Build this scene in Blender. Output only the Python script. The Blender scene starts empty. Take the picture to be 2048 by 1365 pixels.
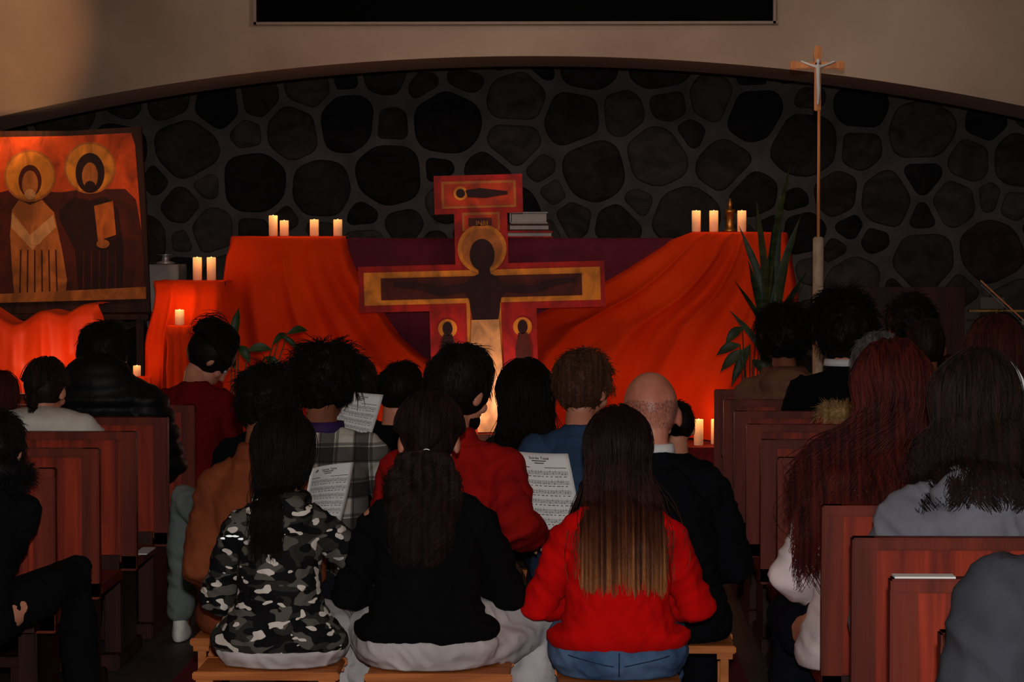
import bpy, bmesh, math, random
from math import sin, cos, pi, sqrt, radians as R
from mathutils import Vector as V, Matrix as MX, noise, Euler
from mathutils.bvhtree import BVHTree
random.seed(11)
SC = bpy.context.scene
COL = SC.collection
SC.view_settings.view_transform = 'Standard'
# ------------------------------------------------------------------ camera
F = 5000.0; CH = 1.64
yaw = math.atan(116/F); pitch = math.atan(212.5/F)
cam = bpy.data.cameras.new('camera'); camo = bpy.data.objects.new('camera', cam); COL.objects.link(camo)
camo.location = (0, 0, CH); camo.rotation_euler = (pi/2 - pitch, 0, yaw)
cam.sensor_width = 36; cam.lens = 36*F/2048; cam.clip_end = 60; cam.clip_start = .05
SC.camera = camo
RM = Euler((pi/2 - pitch, 0, yaw)).to_matrix()
def P(px, py, Y):
    d = RM @ V(((px-1024)/F, -(py-682.5)/F, -1))
    return V((0, 0, CH)) + d*(Y/d.y)
def lin(c):
    return tuple((x/12.92 if x <= .04045 else ((x+.055)/1.055)**2.4) for x in [k/255 for k in c])+(1,)
# ------------------------------------------------------------------ materials
def base_mat(name):
    m = bpy.data.materials.new(name); m.use_nodes = True
    nt = m.node_tree; b = nt.nodes['Principled BSDF']; return m, nt, b
def coordn(nt, scale):
    tc = nt.nodes.new('ShaderNodeTexCoord'); mp = nt.nodes.new('ShaderNodeMapping')
    mp.inputs['Scale'].default_value = scale; nt.links.new(tc.outputs['Object'], mp.inputs['Vector']); return mp
def noisen(nt, scale, detail=4, dist=0):
    n = nt.nodes.new('ShaderNodeTexNoise'); n.inputs['Scale'].default_value = 1; n.inputs['Detail'].default_value = detail
    n.inputs['Distortion'].default_value = dist
    nt.links.new(coordn(nt, scale).outputs[0], n.inputs['Vector']); return n
def ramp(nt, src, stops, interp='LINEAR'):
    r = nt.nodes.new('ShaderNodeValToRGB'); r.color_ramp.interpolation = interp
    e = r.color_ramp.elements
    while len(e) < len(stops): e.new(.5)
    for k, (p, c) in enumerate(stops): e[k].position = p; e[k].color = c
    nt.links.new(src, r.inputs[0]); return r
def mk(name, c1, c2=None, sc=(8,8,8), rough=.75, bump=0, bsc=(60,60,60), metal=0, es=0, spec=.3, dist=0, rp=(.35,.65), sheen=0):
    m, nt, b = base_mat(name)
    c1 = lin(c1); c2 = lin(c2) if c2 else tuple(x*.7 for x in c1[:3])+(1,)
    n = noisen(nt, sc, 5, dist); r = ramp(nt, n.outputs[0], [(rp[0], c1), (rp[1], c2)])
    nt.links.new(r.outputs[0], b.inputs['Base Color'])
    b.inputs['Roughness'].default_value = rough; b.inputs['Metallic'].default_value = metal
    b.inputs['Specular IOR Level'].default_value = spec
    if sheen: b.inputs['Sheen Weight'].default_value = sheen
    if es:
        nt.links.new(r.outputs[0], b.inputs['Emission Color']); b.inputs['Emission Strength'].default_value = es
    if bump:
        n2 = noisen(nt, bsc, 3); bp = nt.nodes.new('ShaderNodeBump'); bp.inputs['Strength'].default_value = bump
        bp.inputs['Distance'].default_value = .01
        nt.links.new(n2.outputs[0], bp.inputs['Height']); nt.links.new(bp.outputs[0], b.inputs['Normal'])
    return m
MT = {}
def fab(name, c, c2=None, **k):
    k.setdefault('bump', .14); k.setdefault('bsc', (420,420,420)); k.setdefault('rough', .95); k.setdefault('spec', .08)
    MT[name] = mk(name, c, c2 or tuple(x*.86 for x in c), **k); return MT[name]
fab('black_fabric', (14,14,16)); fab('suit_fabric', (14,15,20)); fab('red_fleece', (222,14,13)); fab('maroon_knit', (110,14,18))
fab('red_jacket', (160,22,20)); fab('camel_suede', (136,70,42)); fab('grey_sweat', (206,200,200)); fab('heather_grey', (122,124,134), (106,108,118))
fab('blue_tee', (52,74,106)); fab('white_puffer', (210,206,198)); fab('white_knit', (222,206,206))
fab('tan_fleece', (120,84,66)); fab('navy', (15,17,26)); fab('olive', (40,32,22)); fab('sage', (122,132,128)); fab('slate', (58,60,67))
MT['black_puffer'] = mk('black_puffer', (12,12,15), (9,9,11), rough=.55, spec=.2)
MT['jeans'] = mk('jeans', (44,72,110), (84,112,150), sc=(9,9,9), rough=.9, bump=.3, bsc=(260,260,600)); MT['seam'] = mk('seam', (30,44,70), (24,36,60))
MT['dark_jeans'] = mk('dark_jeans', (16,20,34), (24,30,46), sc=(9,9,9), rough=.9)
MT['purple'] = mk('purple', (50,22,76)); MT['collar_white'] = mk('collar_white', (225,225,225), (205,205,205))
MT['skin'] = mk('skin', (205,140,112), (186,118,94), sc=(14,14,14), rough=.5, spec=.35)
MT['skin_pink'] = mk('skin_pink', (214,142,118), (190,112,92), sc=(12,12,12), rough=.42, spec=.4)
MT['skin_brown'] = mk('skin_brown', (140,84,60), (118,70,50), sc=(14,14,14), rough=.5)
MT['eye_white'] = mk('eye_white', (200,195,190)); MT['shoe_black'] = mk('shoe_black', (14,14,14), rough=.4); MT['shoe_white'] = mk('shoe_white', (245,240,232), rough=.6)
def hairm(name, c1, c2): MT[name] = mk(name, c1, c2, sc=(90,20,4), rough=.6, spec=.16, rp=(.35,.7)); return MT[name]
hairm('hair_black', (9,7,7), (20,14,13)); hairm('hair_dark', (20,12,11), (48,30,25)); hairm('hair_brown', (60,36,26), (96,62,44))
hairm('hair_auburn', (40,11,10), (92,30,22)); hairm('hair_grey', (70,66,68), (120,114,114)); hairm('hair_redbrown', (50,20,14), (78,32,22)); hairm('stubble', (104,72,62), (84,58,50))
hairm('fur_black', (8,8,9), (16,15,16)); hairm('fur_tan', (140,104,62), (200,164,112))
def ombre():
    m, nt, b = base_mat('hair_ombre')
    tc = nt.nodes.new('ShaderNodeTexCoord'); sp = nt.nodes.new('ShaderNodeSeparateXYZ'); nt.links.new(tc.outputs['Object'], sp.inputs[0])
    n = noisen(nt, (130,2.5,1.5), 3)
    ad = nt.nodes.new('ShaderNodeMath'); ad.operation = 'MULTIPLY_ADD'; ad.inputs[1].default_value = .55; nt.links.new(n.outputs[0], ad.inputs[0]); nt.links.new(sp.outputs[2], ad.inputs[2])
    r = ramp(nt, ad.outputs[0], [(0, lin((172,110,60))), (.2, lin((104,58,34))), (.42, lin((60,29,20))), (.75, lin((28,13,10)))])
    mp = nt.nodes.new('ShaderNodeMapRange'); mp.inputs['From Min'].default_value = .84; mp.inputs['From Max'].default_value = 1.38
    nt.links.new(ad.outputs[0], mp.inputs[0])
    nt.links.new(mp.outputs[0], r.inputs[0]); nt.links.new(r.outputs[0], b.inputs['Base Color']); b.inputs['Roughness'].default_value = .5; b.inputs['Specular IOR Level'].default_value = .22
    MT['hair_ombre'] = m
ombre()
def camo():
    m, nt, b = base_mat('camouflage')
    cur = None
    for k, (thr, c, s) in enumerate([(.48, (48,47,44), 13), (.56, (90,86,80), 15), (.57, (18,18,20), 14), (.625, (214,206,196), 20)]):
        mp = coordn(nt, (s, s, s*1.8)); mp.inputs['Location'].default_value = (k*7.3, k*3.1, k*5.7)
        n = nt.nodes.new('ShaderNodeTexNoise'); n.inputs['Scale'].default_value = 1; n.inputs['Detail'].default_value = .8; nt.links.new(mp.outputs[0], n.inputs['Vector'])
        g = nt.nodes.new('ShaderNodeMath'); g.operation = 'GREATER_THAN'; g.inputs[1].default_value = thr; nt.links.new(n.outputs[0], g.inputs[0])
        mx = nt.nodes.new('ShaderNodeMix'); mx.data_type = 'RGBA'; nt.links.new(g.outputs[0], mx.inputs[0])
        if cur is None: mx.inputs[6].default_value = lin((22,22,24))
        else: nt.links.new(cur, mx.inputs[6])
        mx.inputs[7].default_value = lin(c); cur = mx.outputs[2]
    nt.links.new(cur, b.inputs['Base Color']); b.inputs['Roughness'].default_value = .9; b.inputs['Specular IOR Level'].default_value = .1
    MT['camo'] = m
camo()
def plaid():
    m, nt, b = base_mat('plaid_flannel')
    tc = nt.nodes.new('ShaderNodeTexCoord'); sp = nt.nodes.new('ShaderNodeSeparateXYZ'); nt.links.new(tc.outputs['Object'], sp.inputs[0])
    outs = []
    for ax in (0, 2):
        for (k, ph, t) in ((2*pi/.12, 0, .25), (2*pi/.06, 1.1, .86)):
            a = nt.nodes.new('ShaderNodeMath'); a.operation = 'MULTIPLY_ADD'; a.inputs[1].default_value = k; a.inputs[2].default_value = ph; nt.links.new(sp.outputs[ax], a.inputs[0])
            s = nt.nodes.new('ShaderNodeMath'); s.operation = 'SINE'; nt.links.new(a.outputs[0], s.inputs[0])
            g = nt.nodes.new('ShaderNodeMath'); g.operation = 'GREATER_THAN'; g.inputs[1].default_value = t; nt.links.new(s.outputs[0], g.inputs[0]); outs.append(g.outputs[0])
    def mixc(f, a, bb):
        mx = nt.nodes.new('ShaderNodeMix'); mx.data_type = 'RGBA'; mx.blend_type = 'MULTIPLY'
        nt.links.new(f, mx.inputs[0])
        if isinstance(a, tuple): mx.inputs[6].default_value = a
        else: nt.links.new(a, mx.inputs[6])
        mx.inputs[7].default_value = bb; return mx.outputs[2]
    c = mixc(outs[0], lin((182,176,166)), (.2,.2,.2,1)); c = mixc(outs[2], c, (.2,.2,.2,1)); c = mixc(outs[1], c, (.4,.4,.4,1)); c = mixc(outs[3], c, (.4,.4,.4,1))
    nt.links.new(c, b.inputs['Base Color']); b.inputs['Roughness'].default_value = .95; MT['plaid'] = m
plaid()
def wood(name, c1, c2, sc=(14,14,1.2), rough=.5, spec=.15): MT[name] = mk(name, c1, c2, sc=sc, rough=rough, spec=spec, dist=.6, bump=.08, bsc=(60,60,4))
wood('pew_panel', (158,50,22), (98,26,12), sc=(26,26,1.3)); wood('pew_frame', (118,42,24), (84,28,16)); wood('pew_dark', (60,26,18), (38,16,11))
wood('pine', (206,124,64), (166,92,44), sc=(3,24,24)); wood('pine_light', (220,150,96), (184,114,68), sc=(30,30,3)); wood('old_board', (70,34,20), (40,20,12))
MT['floor_tile'] = mk('floor_tile', (70,66,64), (52,50,50), sc=(3,3,3), rough=.6)
MT['carpet'] = mk('carpet', (120,22,26), (90,14,18), sc=(30,30,30), rough=1, bump=.5, bsc=(300,300,300))
MT['plaster'] = mk('plaster', (190,168,150), (154,132,116), sc=(.9,.9,.9), rough=.95, bump=.15, bsc=(25,25,25), spec=.1)
MT['soffit'] = mk('soffit', (215,205,200), (200,190,184), sc=(1.3,1.3,1.3), rough=.95, spec=.1)
MT['mortar'] = mk('mortar', (90,85,84), (72,68,66), sc=(5,5,5), rough=1, bump=.6, bsc=(40,40,40), spec=.1)
stones = [mk('stone_tone', c, tuple(int(x*.72) for x in c), sc=(6,6,9), rough=.95, bump=.8, bsc=(22,22,22), spec=.05, dist=1) for c in ((46,42,42),(36,34,35),(58,48,46),(62,57,55),(72,67,65),(50,47,47))]
MT['orange_cloth'] = mk('orange_cloth', (218,60,16), (200,48,12), sc=(3,3,3), rough=.9, spec=.05, bump=.08, bsc=(500,500,500))
MT['orange_satin'] = mk('orange_satin', (245,78,26), (232,62,18), sc=(3,3,3), rough=.45, spec=.35)
MT['maroon_cloth'] = mk('maroon_cloth', (92,10,40), (76,8,32), rough=.8)
MT['screen_black'] = mk('screen_black', (6,6,8), (5,5,6), rough=.9, spec=.05); MT['screen_edge'] = mk('screen_edge', (150,134,122), (140,124,114))
MT['paper'] = mk('paper', (232,231,228), (222,221,220), rough=.8); MT['ink'] = mk('ink', (34,34,38), (28,28,32)); MT['linen'] = mk('linen', (150,146,146), (130,128,130))
MT['brass'] = mk('brass', (150,110,60), (110,80,40), metal=.8, rough=.35); MT['silver'] = mk('silver', (200,200,205), (180,180,185), metal=.7, rough=.35)
MT['pot'] = mk('pot', (96,50,34), (76,40,28)); MT['stone_base'] = mk('stone_base', (190,170,150), (150,130,112), sc=(20,20,9), rough=.8)
MT['leaf'] = mk('leaf', (26,52,22), (50,72,32), sc=(10,10,30), rough=.45); MT['leaf_dark'] = mk('leaf_dark', (18,34,18), (46,60,30), sc=(9,9,28), rough=.5)
MT['reflect'] = mk('reflect', (235,238,240), (225,228,230), rough=.25, es=.5); MT['pewter'] = mk('pewter', (225,222,220), (190,188,188), rough=.5, spec=.5)  # reflect: flash shine of the strip put in as emission
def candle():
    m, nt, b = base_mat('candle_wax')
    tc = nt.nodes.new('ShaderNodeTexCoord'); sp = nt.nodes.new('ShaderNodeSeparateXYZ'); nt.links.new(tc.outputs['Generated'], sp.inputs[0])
    r = ramp(nt, sp.outputs[2], [(0, (.10,.03,.012,1)), (.45, (.32,.10,.03,1)), (.93, (1.0,.40,.11,1))])  # flame glow painted into the wax as emission, brighter toward the top
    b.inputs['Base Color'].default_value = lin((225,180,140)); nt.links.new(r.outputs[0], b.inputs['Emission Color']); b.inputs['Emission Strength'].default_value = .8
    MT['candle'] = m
    m2, nt2, b2 = base_mat('flame'); b2.inputs['Emission Color'].default_value = (1,.6,.2,1); b2.inputs['Emission Strength'].default_value = 8; MT['flame'] = m2
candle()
for nme, c in dict(paint_red=(186,30,22), paint_redlight=(206,62,26), paint_gold=(240,144,44), paint_dark=(48,12,12), paint_flesh=(100,32,20), paint_loin=(140,60,42), paint_tan=(200,112,48), paint_brown=(88,28,16), paint_orange=(232,84,24), paint_book=(212,106,36), paint_pale=(232,164,100)).items():
    MT[nme] = mk(nme, c, tuple(int(x*.68) for x in c), sc=(11,11,7), rough=.6, spec=.2, dist=.8)
# ------------------------------------------------------------------ mesh helpers
def tag(o, label=None, cat=None, group=None, kind=None):
    if label: o['label'] = label
    if cat: o['category'] = cat
    if group: o['group'] = group
    if kind: o['kind'] = kind
    return o
def empty(name, loc, label, cat, group=None, rz=0):
    o = bpy.data.objects.new(name, None); COL.objects.link(o); o.location = loc; o.rotation_euler = (0,0,rz); o.empty_display_size = .1
    return tag(o, label, cat, group)
def link(name, me, m, parent=None, smooth=True, world=True):
    o = bpy.data.objects.new(name, me); COL.objects.link(o)
    if m is not None and not me.materials: me.materials.append(MT[m] if isinstance(m, str) else m)
    if smooth and len(me.polygons): me.polygons.foreach_set('use_smooth', [True]*len(me.polygons))
    if parent is not None:
        o.parent = parent
        if world and parent.type == 'EMPTY': o.matrix_parent_inverse = MX.Translation(-parent.location)
    return o
def ob(name, bm, m, parent=None, smooth=False, world=True):
    me = bpy.data.meshes.new(name); bmesh.ops.recalc_face_normals(bm, faces=bm.faces[:]); bm.to_mesh(me); bm.free()
    return link(name, me, m, parent, smooth, world)
def box(bm, c, s, bev=0, rot=None):
    g = bmesh.ops.create_cube(bm, size=1, matrix=MX.Translation(V(c)) @ (rot if rot else MX()) @ MX.Diagonal((s[0], s[1], s[2], 1)))
    if bev:
        es = list({e for v in g['verts'] for e in v.link_edges}); bmesh.ops.bevel(bm, geom=es, offset=bev, segments=2, affect='EDGES')
def BX(lst, bev=0):
    bm = bmesh.new()
    for c, s in lst: box(bm, c, s, bev)
    return bm
def ell(bm, c, r, rot=None, us=20, vs=14):
    if not hasattr(r, '__len__'): r = (r, r, r)
    bmesh.ops.create_uvsphere(bm, u_segments=us, v_segments=vs, radius=1, matrix=MX.Translation(V(c)) @ (rot if rot else MX()) @ MX.Diagonal((r[0], r[1], r[2], 1)))
def rings(bm, rr):
    n = len(rr[0]); vs = [[bm.verts.new(p) for p in r] for r in rr]
    for a, b in zip(vs, vs[1:]):
        for i in range(n): bm.faces.new((a[i], a[(i+1) % n], b[(i+1) % n], b[i]))
    bm.faces.new(vs[0][::-1]); bm.faces.new(vs[-1])
def loft(bm, secs, n=24):   # (cx,cy,cz,rx,ry)
    rings(bm, [[V((cx+rx*cos(2*pi*k/n), cy+ry*sin(2*pi*k/n), cz)) for k in range(n)] for cx, cy, cz, rx, ry in secs])
def tube(bm, pts, rad, n=12, cap=True):
    pts = [V(p) for p in pts]; rr = []
    if not hasattr(rad, '__len__'): rad = [rad]*len(pts)
    up = V((0.13, .2, .97))
    for i, p in enumerate(pts):
        d = (pts[min(i+1, len(pts)-1)] - pts[max(i-1, 0)]).normalized()
        if abs(d.dot(up)) > .95: up = V((.97, .2, .1))
        x = d.cross(up).normalized(); y = d.cross(x); r = rad[i]
        rr.append([p + x*r*cos(2*pi*k/n) + y*r*sin(2*pi*k/n) for k in range(n)])
        if cap and i in (0, len(pts)-1):
            s = -1 if i == 0 else 1; ex = []
            for f, g in ((.7, .7), (.95, .3)): ex.append([p + d*s*r*f + x*r*g*cos(2*pi*k/n) + y*r*g*sin(2*pi*k/n) for k in range(n)])
            if i == 0: rr = [ex[1], ex[0]] + rr
            else: rr += ex
    rings(bm, rr)
def lathe(bm, c, prof, n=24):
    loft(bm, [(c[0], c[1], c[2]+z, r, r) for r, z in prof], n)
def grid(bm, fn, nu, nv):
    vs = [[bm.verts.new(fn(u/nu, v/nv)) for u in range(nu+1)] for v in range(nv+1)]
    for a, b in zip(vs, vs[1:]):
        for i in range(nu): bm.faces.new((a[i], a[i+1], b[i+1], b[i]))
def tmp_eval(bm, mods):
    me = bpy.data.meshes.new('t'); bm.to_mesh(me); bm.free(); o = bpy.data.objects.new('t', me); COL.objects.link(o)
    mods(o); bpy.context.view_layer.update()
    dg = bpy.context.evaluated_depsgraph_get(); m2 = bpy.data.meshes.new_from_object(o.evaluated_get(dg))
    bpy.data.objects.remove(o); bpy.data.meshes.remove(me); return m2
def remesh(bm, vox, it=3):
    bmesh.ops.recalc_face_normals(bm, faces=bm.faces[:])
    def mods(o):
        m = o.modifiers.new('r', 'REMESH'); m.mode = 'VOXEL'; m.voxel_size = vox
        if it: s = o.modifiers.new('s', 'SMOOTH'); s.iterations = it; s.factor = .5
    return tmp_eval(bm, mods)
def displace(me, f):
    ns = [v.normal.copy() for v in me.vertices]
    for v, n in zip(me.vertices, ns): v.co = v.co + n*f(v.co)
def lerp(a, b, t): return a + (b-a)*t
def interp(pts, t):
    if t <= pts[0][0]: return pts[0][1]
    for (a, x), (b, y) in zip(pts, pts[1:]):
        if t <= b:
            k = (t-a)/(b-a); return lerp(x, y, k)
    return pts[-1][1]
# ------------------------------------------------------------------ setting
def struct(name, bm, m, smooth=False):
    o = ob(name, bm, m, None, smooth); o['kind'] = 'structure'; return o
struct('floor', BX([((0, 8.2, -.05), (12, 18, .1))]), 'floor_tile')
struct('floor_platform', BX([((0, 14.85, .275), (12, 4.1, .55))]), 'carpet')
struct('wall_left', BX([((-6.05, 8.2, 3), (.1, 18, 6))]), 'plaster'); struct('wall_right', BX([((6.05, 8.2, 3), (.1, 18, 6))]), 'plaster')
struct('ceiling', BX([((0, 8.2, 6.05), (12.2, 18, .1))]), 'plaster')
struct('wall_back', BX([((0, 16.95, 3), (12, .3, 6))]), 'mortar')
tag(ob('carpet_runner', BX([((-.4, 7.4, .006), (2.1, 10.5, .012))]), 'carpet'), 'dark red carpet running along the aisle floor beneath the stools', 'carpet')
# arch wall
Y1, Y2 = 14.6, 15.5
def arch_wall():
    bm = bmesh.new(); a = P(1060, 112, Y1); Rr = 14.05; cz = a.z - Rr; n = 60; rows = []
    for i in range(n+1):
        x = lerp(-6, 6, i/n); dx = x - a.x; z = cz + sqrt(max(Rr*Rr - dx*dx, .1)); rows.append((x, z))
    f1 = [bm.verts.new((x, Y1, z)) for x, z in rows]; t1 = [bm.verts.new((x, Y1, 6)) for x, z in rows]
    f2 = [bm.verts.new((x, Y2, z)) for x, z in rows]; t2 = [bm.verts.new((x, Y2, 6)) for x, z in rows]
    for i in range(n):
        bm.faces.new((f1[i], f1[i+1], t1[i+1], t1[i])); bm.faces.new((f2[i+1], f2[i], t2[i], t2[i+1]))
        q = bm.faces.new((f1[i+1], f1[i], f2[i], f2[i+1])); q.material_index = 1
    o = struct('wall_front', bm, 'plaster'); o.data.materials.append(MT['soffit'])
arch_wall()
# stone relief (one mesh: surface pattern of the wall)
def stonework():
    rnd = random.Random(8); pts = []
    for k in range(14000):
        r = rnd.choice((.15, .18, .20, .22)) if k < 1200 else rnd.choice((.12, .15, .18)) if k < 4000 else rnd.choice((.08, .11))
        x, z = rnd.uniform(-4.3, 3.6), rnd.uniform(.5, 3.2)
        if all((x-a)**2 + ((z-b)*1.05)**2 > ((r+q)*.96)**2 for a, b, q in pts): pts.append((x, z, r))
    bm = bmesh.new(); n = 36
    for i, (x, z, r) in enumerate(pts):
        nb = [(a-x, b-z, q) for j, (a, b, q) in enumerate(pts) if j != i and abs(a-x) < .9 and abs(b-z) < .9]
        rad = []
        e1, e2, pa = rnd.uniform(1.0, 1.25), rnd.uniform(.85, 1.05), rnd.uniform(-.7, .7)
        for k in range(n):
            t = 2*pi*k/n; m = r*1.3*sqrt((e1*cos(t-pa))**2 + (e2*sin(t-pa))**2)*(1 + .22*noise.noise(V((x*7+cos(t)*1.8, z*7+sin(t)*1.8, i))))
            for a, b, q in nb:
                d = sqrt(a*a+b*b); c = (cos(t)*a + sin(t)*b)/d
                if c > .1: m = min(m, ((d*d + r*r - q*q)/(2*d) - .016)/c)
            rad.append(m)
        for _ in range(2): rad = [(rad[k-1] + 2*rad[k] + rad[(k+1) % n])/4 for k in range(n)]
        rad = [v*.95 for v in rad]
        rr = []
        for f, h in ((1, 0), (.97, .010), (.88, .018), (.5, .022)):
            rr.append([V((x + rad[k]*f*cos(2*pi*k/n), 16.8 - h + .006*noise.noise(V((x+k, z, f))), z + rad[k]*f*sin(2*pi*k/n))) for k in range(n)])
        nf = len(bm.faces); rings(bm, rr); mi = rnd.choice((0,1,1,2,3,3,4,4,5)); bm.faces.ensure_lookup_table()
        for f in bm.faces[nf:]: f.material_index = mi
    o = struct('wall_stonework', bm, stones[0], True)
    for s in stones[1:]: o.data.materials.append(s)
stonework()
# projection screen
a, b = P(510, 47, 14.55), P(1549, 33, 14.55)
zc = a.z + .5; xm = (a.x+b.x)/2; w = b.x-a.x
sc = empty('projection_screen', (xm, 14.55, a.z), 'wide black projection screen hanging high on the wall above the arch', 'screen')
ob('screen_panel', BX([((xm, 14.57, zc+.01), (w-.02, .03, 1.0))]), 'screen_black', sc)
ob('border', BX([((xm, 14.565, a.z), (w+.03, .05, .016)), ((a.x, 14.565, zc), (.016, .05, 1.02)), ((b.x, 14.565, zc), (.016, .05, 1.02))]), 'screen_edge', sc)
# ------------------------------------------------------------------ pews
def pew(Y, xe, side, label, group, length=2.9):
    root = empty('pew', (xe, Y, 0), label, 'pew', group)
    L = length; s = side; X = lambda d: xe + s*d
    bm = BX([((X(.03), Y, .64), (.06, .045, .52)), ((X(L/2), Y, .885), (L, .055, .03)), ((X(L/2), Y, .405), (L, .045, .06)), ((X(L-.035), Y, .64), (.07, .045, .52))], .004)
    fr = ob('back_frame', bm, 'pew_frame', root)
    ob('back_panel', BX([((X(L/2), Y, .65), (L-.1, .022, .46))]), 'pew_panel', fr)
    ob('seat', BX([((X(L/2), Y+.23, .40), (L, .42, .035))], .006), 'pew_frame', root)
    for d in (.10, L-.10):
        ob('leg', BX([((X(d), Y+.20, .19), (.06, .36, .38)), ((X(d), Y+.2, .03), (.08, .5, .06))], .006), 'pew_dark', root)
    ob('kneeler', BX([((X(L/2), Y-.16, .19), (L-.25, .14, .035)), ((X(.25), Y-.14, .1), (.05, .1, .16)), ((X(L-.3), Y-.14, .1), (.05, .1, .16))], .005), 'pew_dark', root)
    ob('book_ledge', BX([((X(L/2), Y-.06, .40), (L-.1, .09, .02)), ((X(L/2), Y-.1, .42), (L-.1, .012, .05))]), 'pew_dark', root)
    return root
ordn = ['nearest', 'second', 'third', 'fourth', 'fifth', 'sixth', 'seventh', 'eighth', 'ninth', 'tenth', 'farthest']
for k in range(11):
    pew(4.66 + .73*k, .69, 1, 'red-brown wooden pew right of the aisle, %s counting from the camera' % ordn[k], 'pews right of the aisle', 3.2)
ol = ['nearest', 'second', 'third', 'fourth', 'fifth', 'farthest']
for k in range(6):
    pew(7.87 + .74*k, -1.63, -1, 'red-brown wooden pew left of the aisle, %s counting from the camera' % ol[k], 'pews left of the aisle', 3.0)
# ------------------------------------------------------------------ stools
def stool(x, Y, label, rz=0, h=.36, w=.44):
    r = empty('wooden_stool', (x, Y, 0), label, 'stool', 'low pine stools in the aisle', rz)
    def o2(n, bm): return ob(n, bm, 'pine', r, world=False)
    bm = bmesh.new(); box(bm, (0, 0, h-.010), (w, .24, .016), .004)
    o2('seat', bm)
    for sy in (-1, 1):
        bm = bmesh.new(); box(bm, (0, sy*.130, h-.013), (w+.012, .018, .024), .004); box(bm, (-w/2+.03, sy*.130, h-.033), (.05, .016, .018)); box(bm, (w/2-.03, sy*.130, h-.033), (.05, .016, .018)); o2('rail', bm)
    for sx in (-1, 1):
        for sy in (-1, 1):
            bm = bmesh.new(); box(bm, (sx*(w/2-.03), sy*.11, (h-.03)/2), (.026, .022, h-.03), .004); o2('leg', bm)
    bm = bmesh.new(); box(bm, (0, 0, .12), (w-.07, .025, .03), .004); o2('stretcher', bm)
    return r
# ------------------------------------------------------------------ people
def strand_mesh(paths, r0, r1=None, bm=None):
    r1 = r1 if r1 is not None else r0*.35
    vs, fs = [], []
    for p in paths:
        n = len(p)
        for i, q in enumerate(p):
            d = (p[min(i+1, n-1)] - p[max(i-1, 0)]); d = d.normalized() if d.length > 1e-6 else V((0,0,1))
            x = d.cross(V((.2, 1, .1))).normalized() if abs(d.y) < .95 else d.cross(V((1,0,0))).normalized(); y = d.cross(x); r = lerp(r0, r1, (i/(n-1))**2)
            b = len(vs)
            for k in range(3): vs.append(q + x*r*cos(2.094*k) + y*r*sin(2.094*k))
            if i:
                for k in range(3): fs.append((b-3+k, b-3+(k+1) % 3, b+(k+1) % 3, b+k))
    me = bpy.data.meshes.new('s'); me.from_pydata([tuple(v) for v in vs], [], fs); return me
def ik(S, W, a, b, hint):
    d = W - S; L = min(d.length, a+b-.005); dn = d.normalized(); W = S + dn*L
    x = (a*a - b*b + L*L)/(2*L); h = sqrt(max(a*a - x*x, 0)); p = hint - dn*hint.dot(dn)
    return S + dn*x + p.normalized()*h, W
def hand(bm, W, d, side, curl=.5):
    d = d.normalized(); z = V((0,0,1)); x = d.cross(z).normalized(); n = x.cross(d)
    T = lambda a, b, c: W + x*a + d*b + n*c
    rot = MX((x, d, n)).transposed().to_4x4()
    ell(bm, T(0, .05, 0), (.040, .052, .016), rot)
    tube(bm, [W - d*.03, T(0, .02, 0)], [.028, .027])
    for i, L in enumerate((.062, .074, .069, .053)):
        fx = (-.030 + .020*i)*side*-1; a = curl; q = T(fx, .088, 0); pts = [T(fx, .06, 0), q]; 
        for k, f in enumerate((.45, .32, .23)):
            q = q + (d*cos(a*(k+.6)) - n*sin(a*(k+.6)))*L*f; pts.append(q)
        tube(bm, pts, [.009, .009, .0085, .008, .007], n=8)
    tube(bm, [T(side*-.025, .02, -.004), T(side*-.05, .05, -.012), T(side*-.055, .08, -.022)], [.013, .011, .009], n=8)
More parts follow.
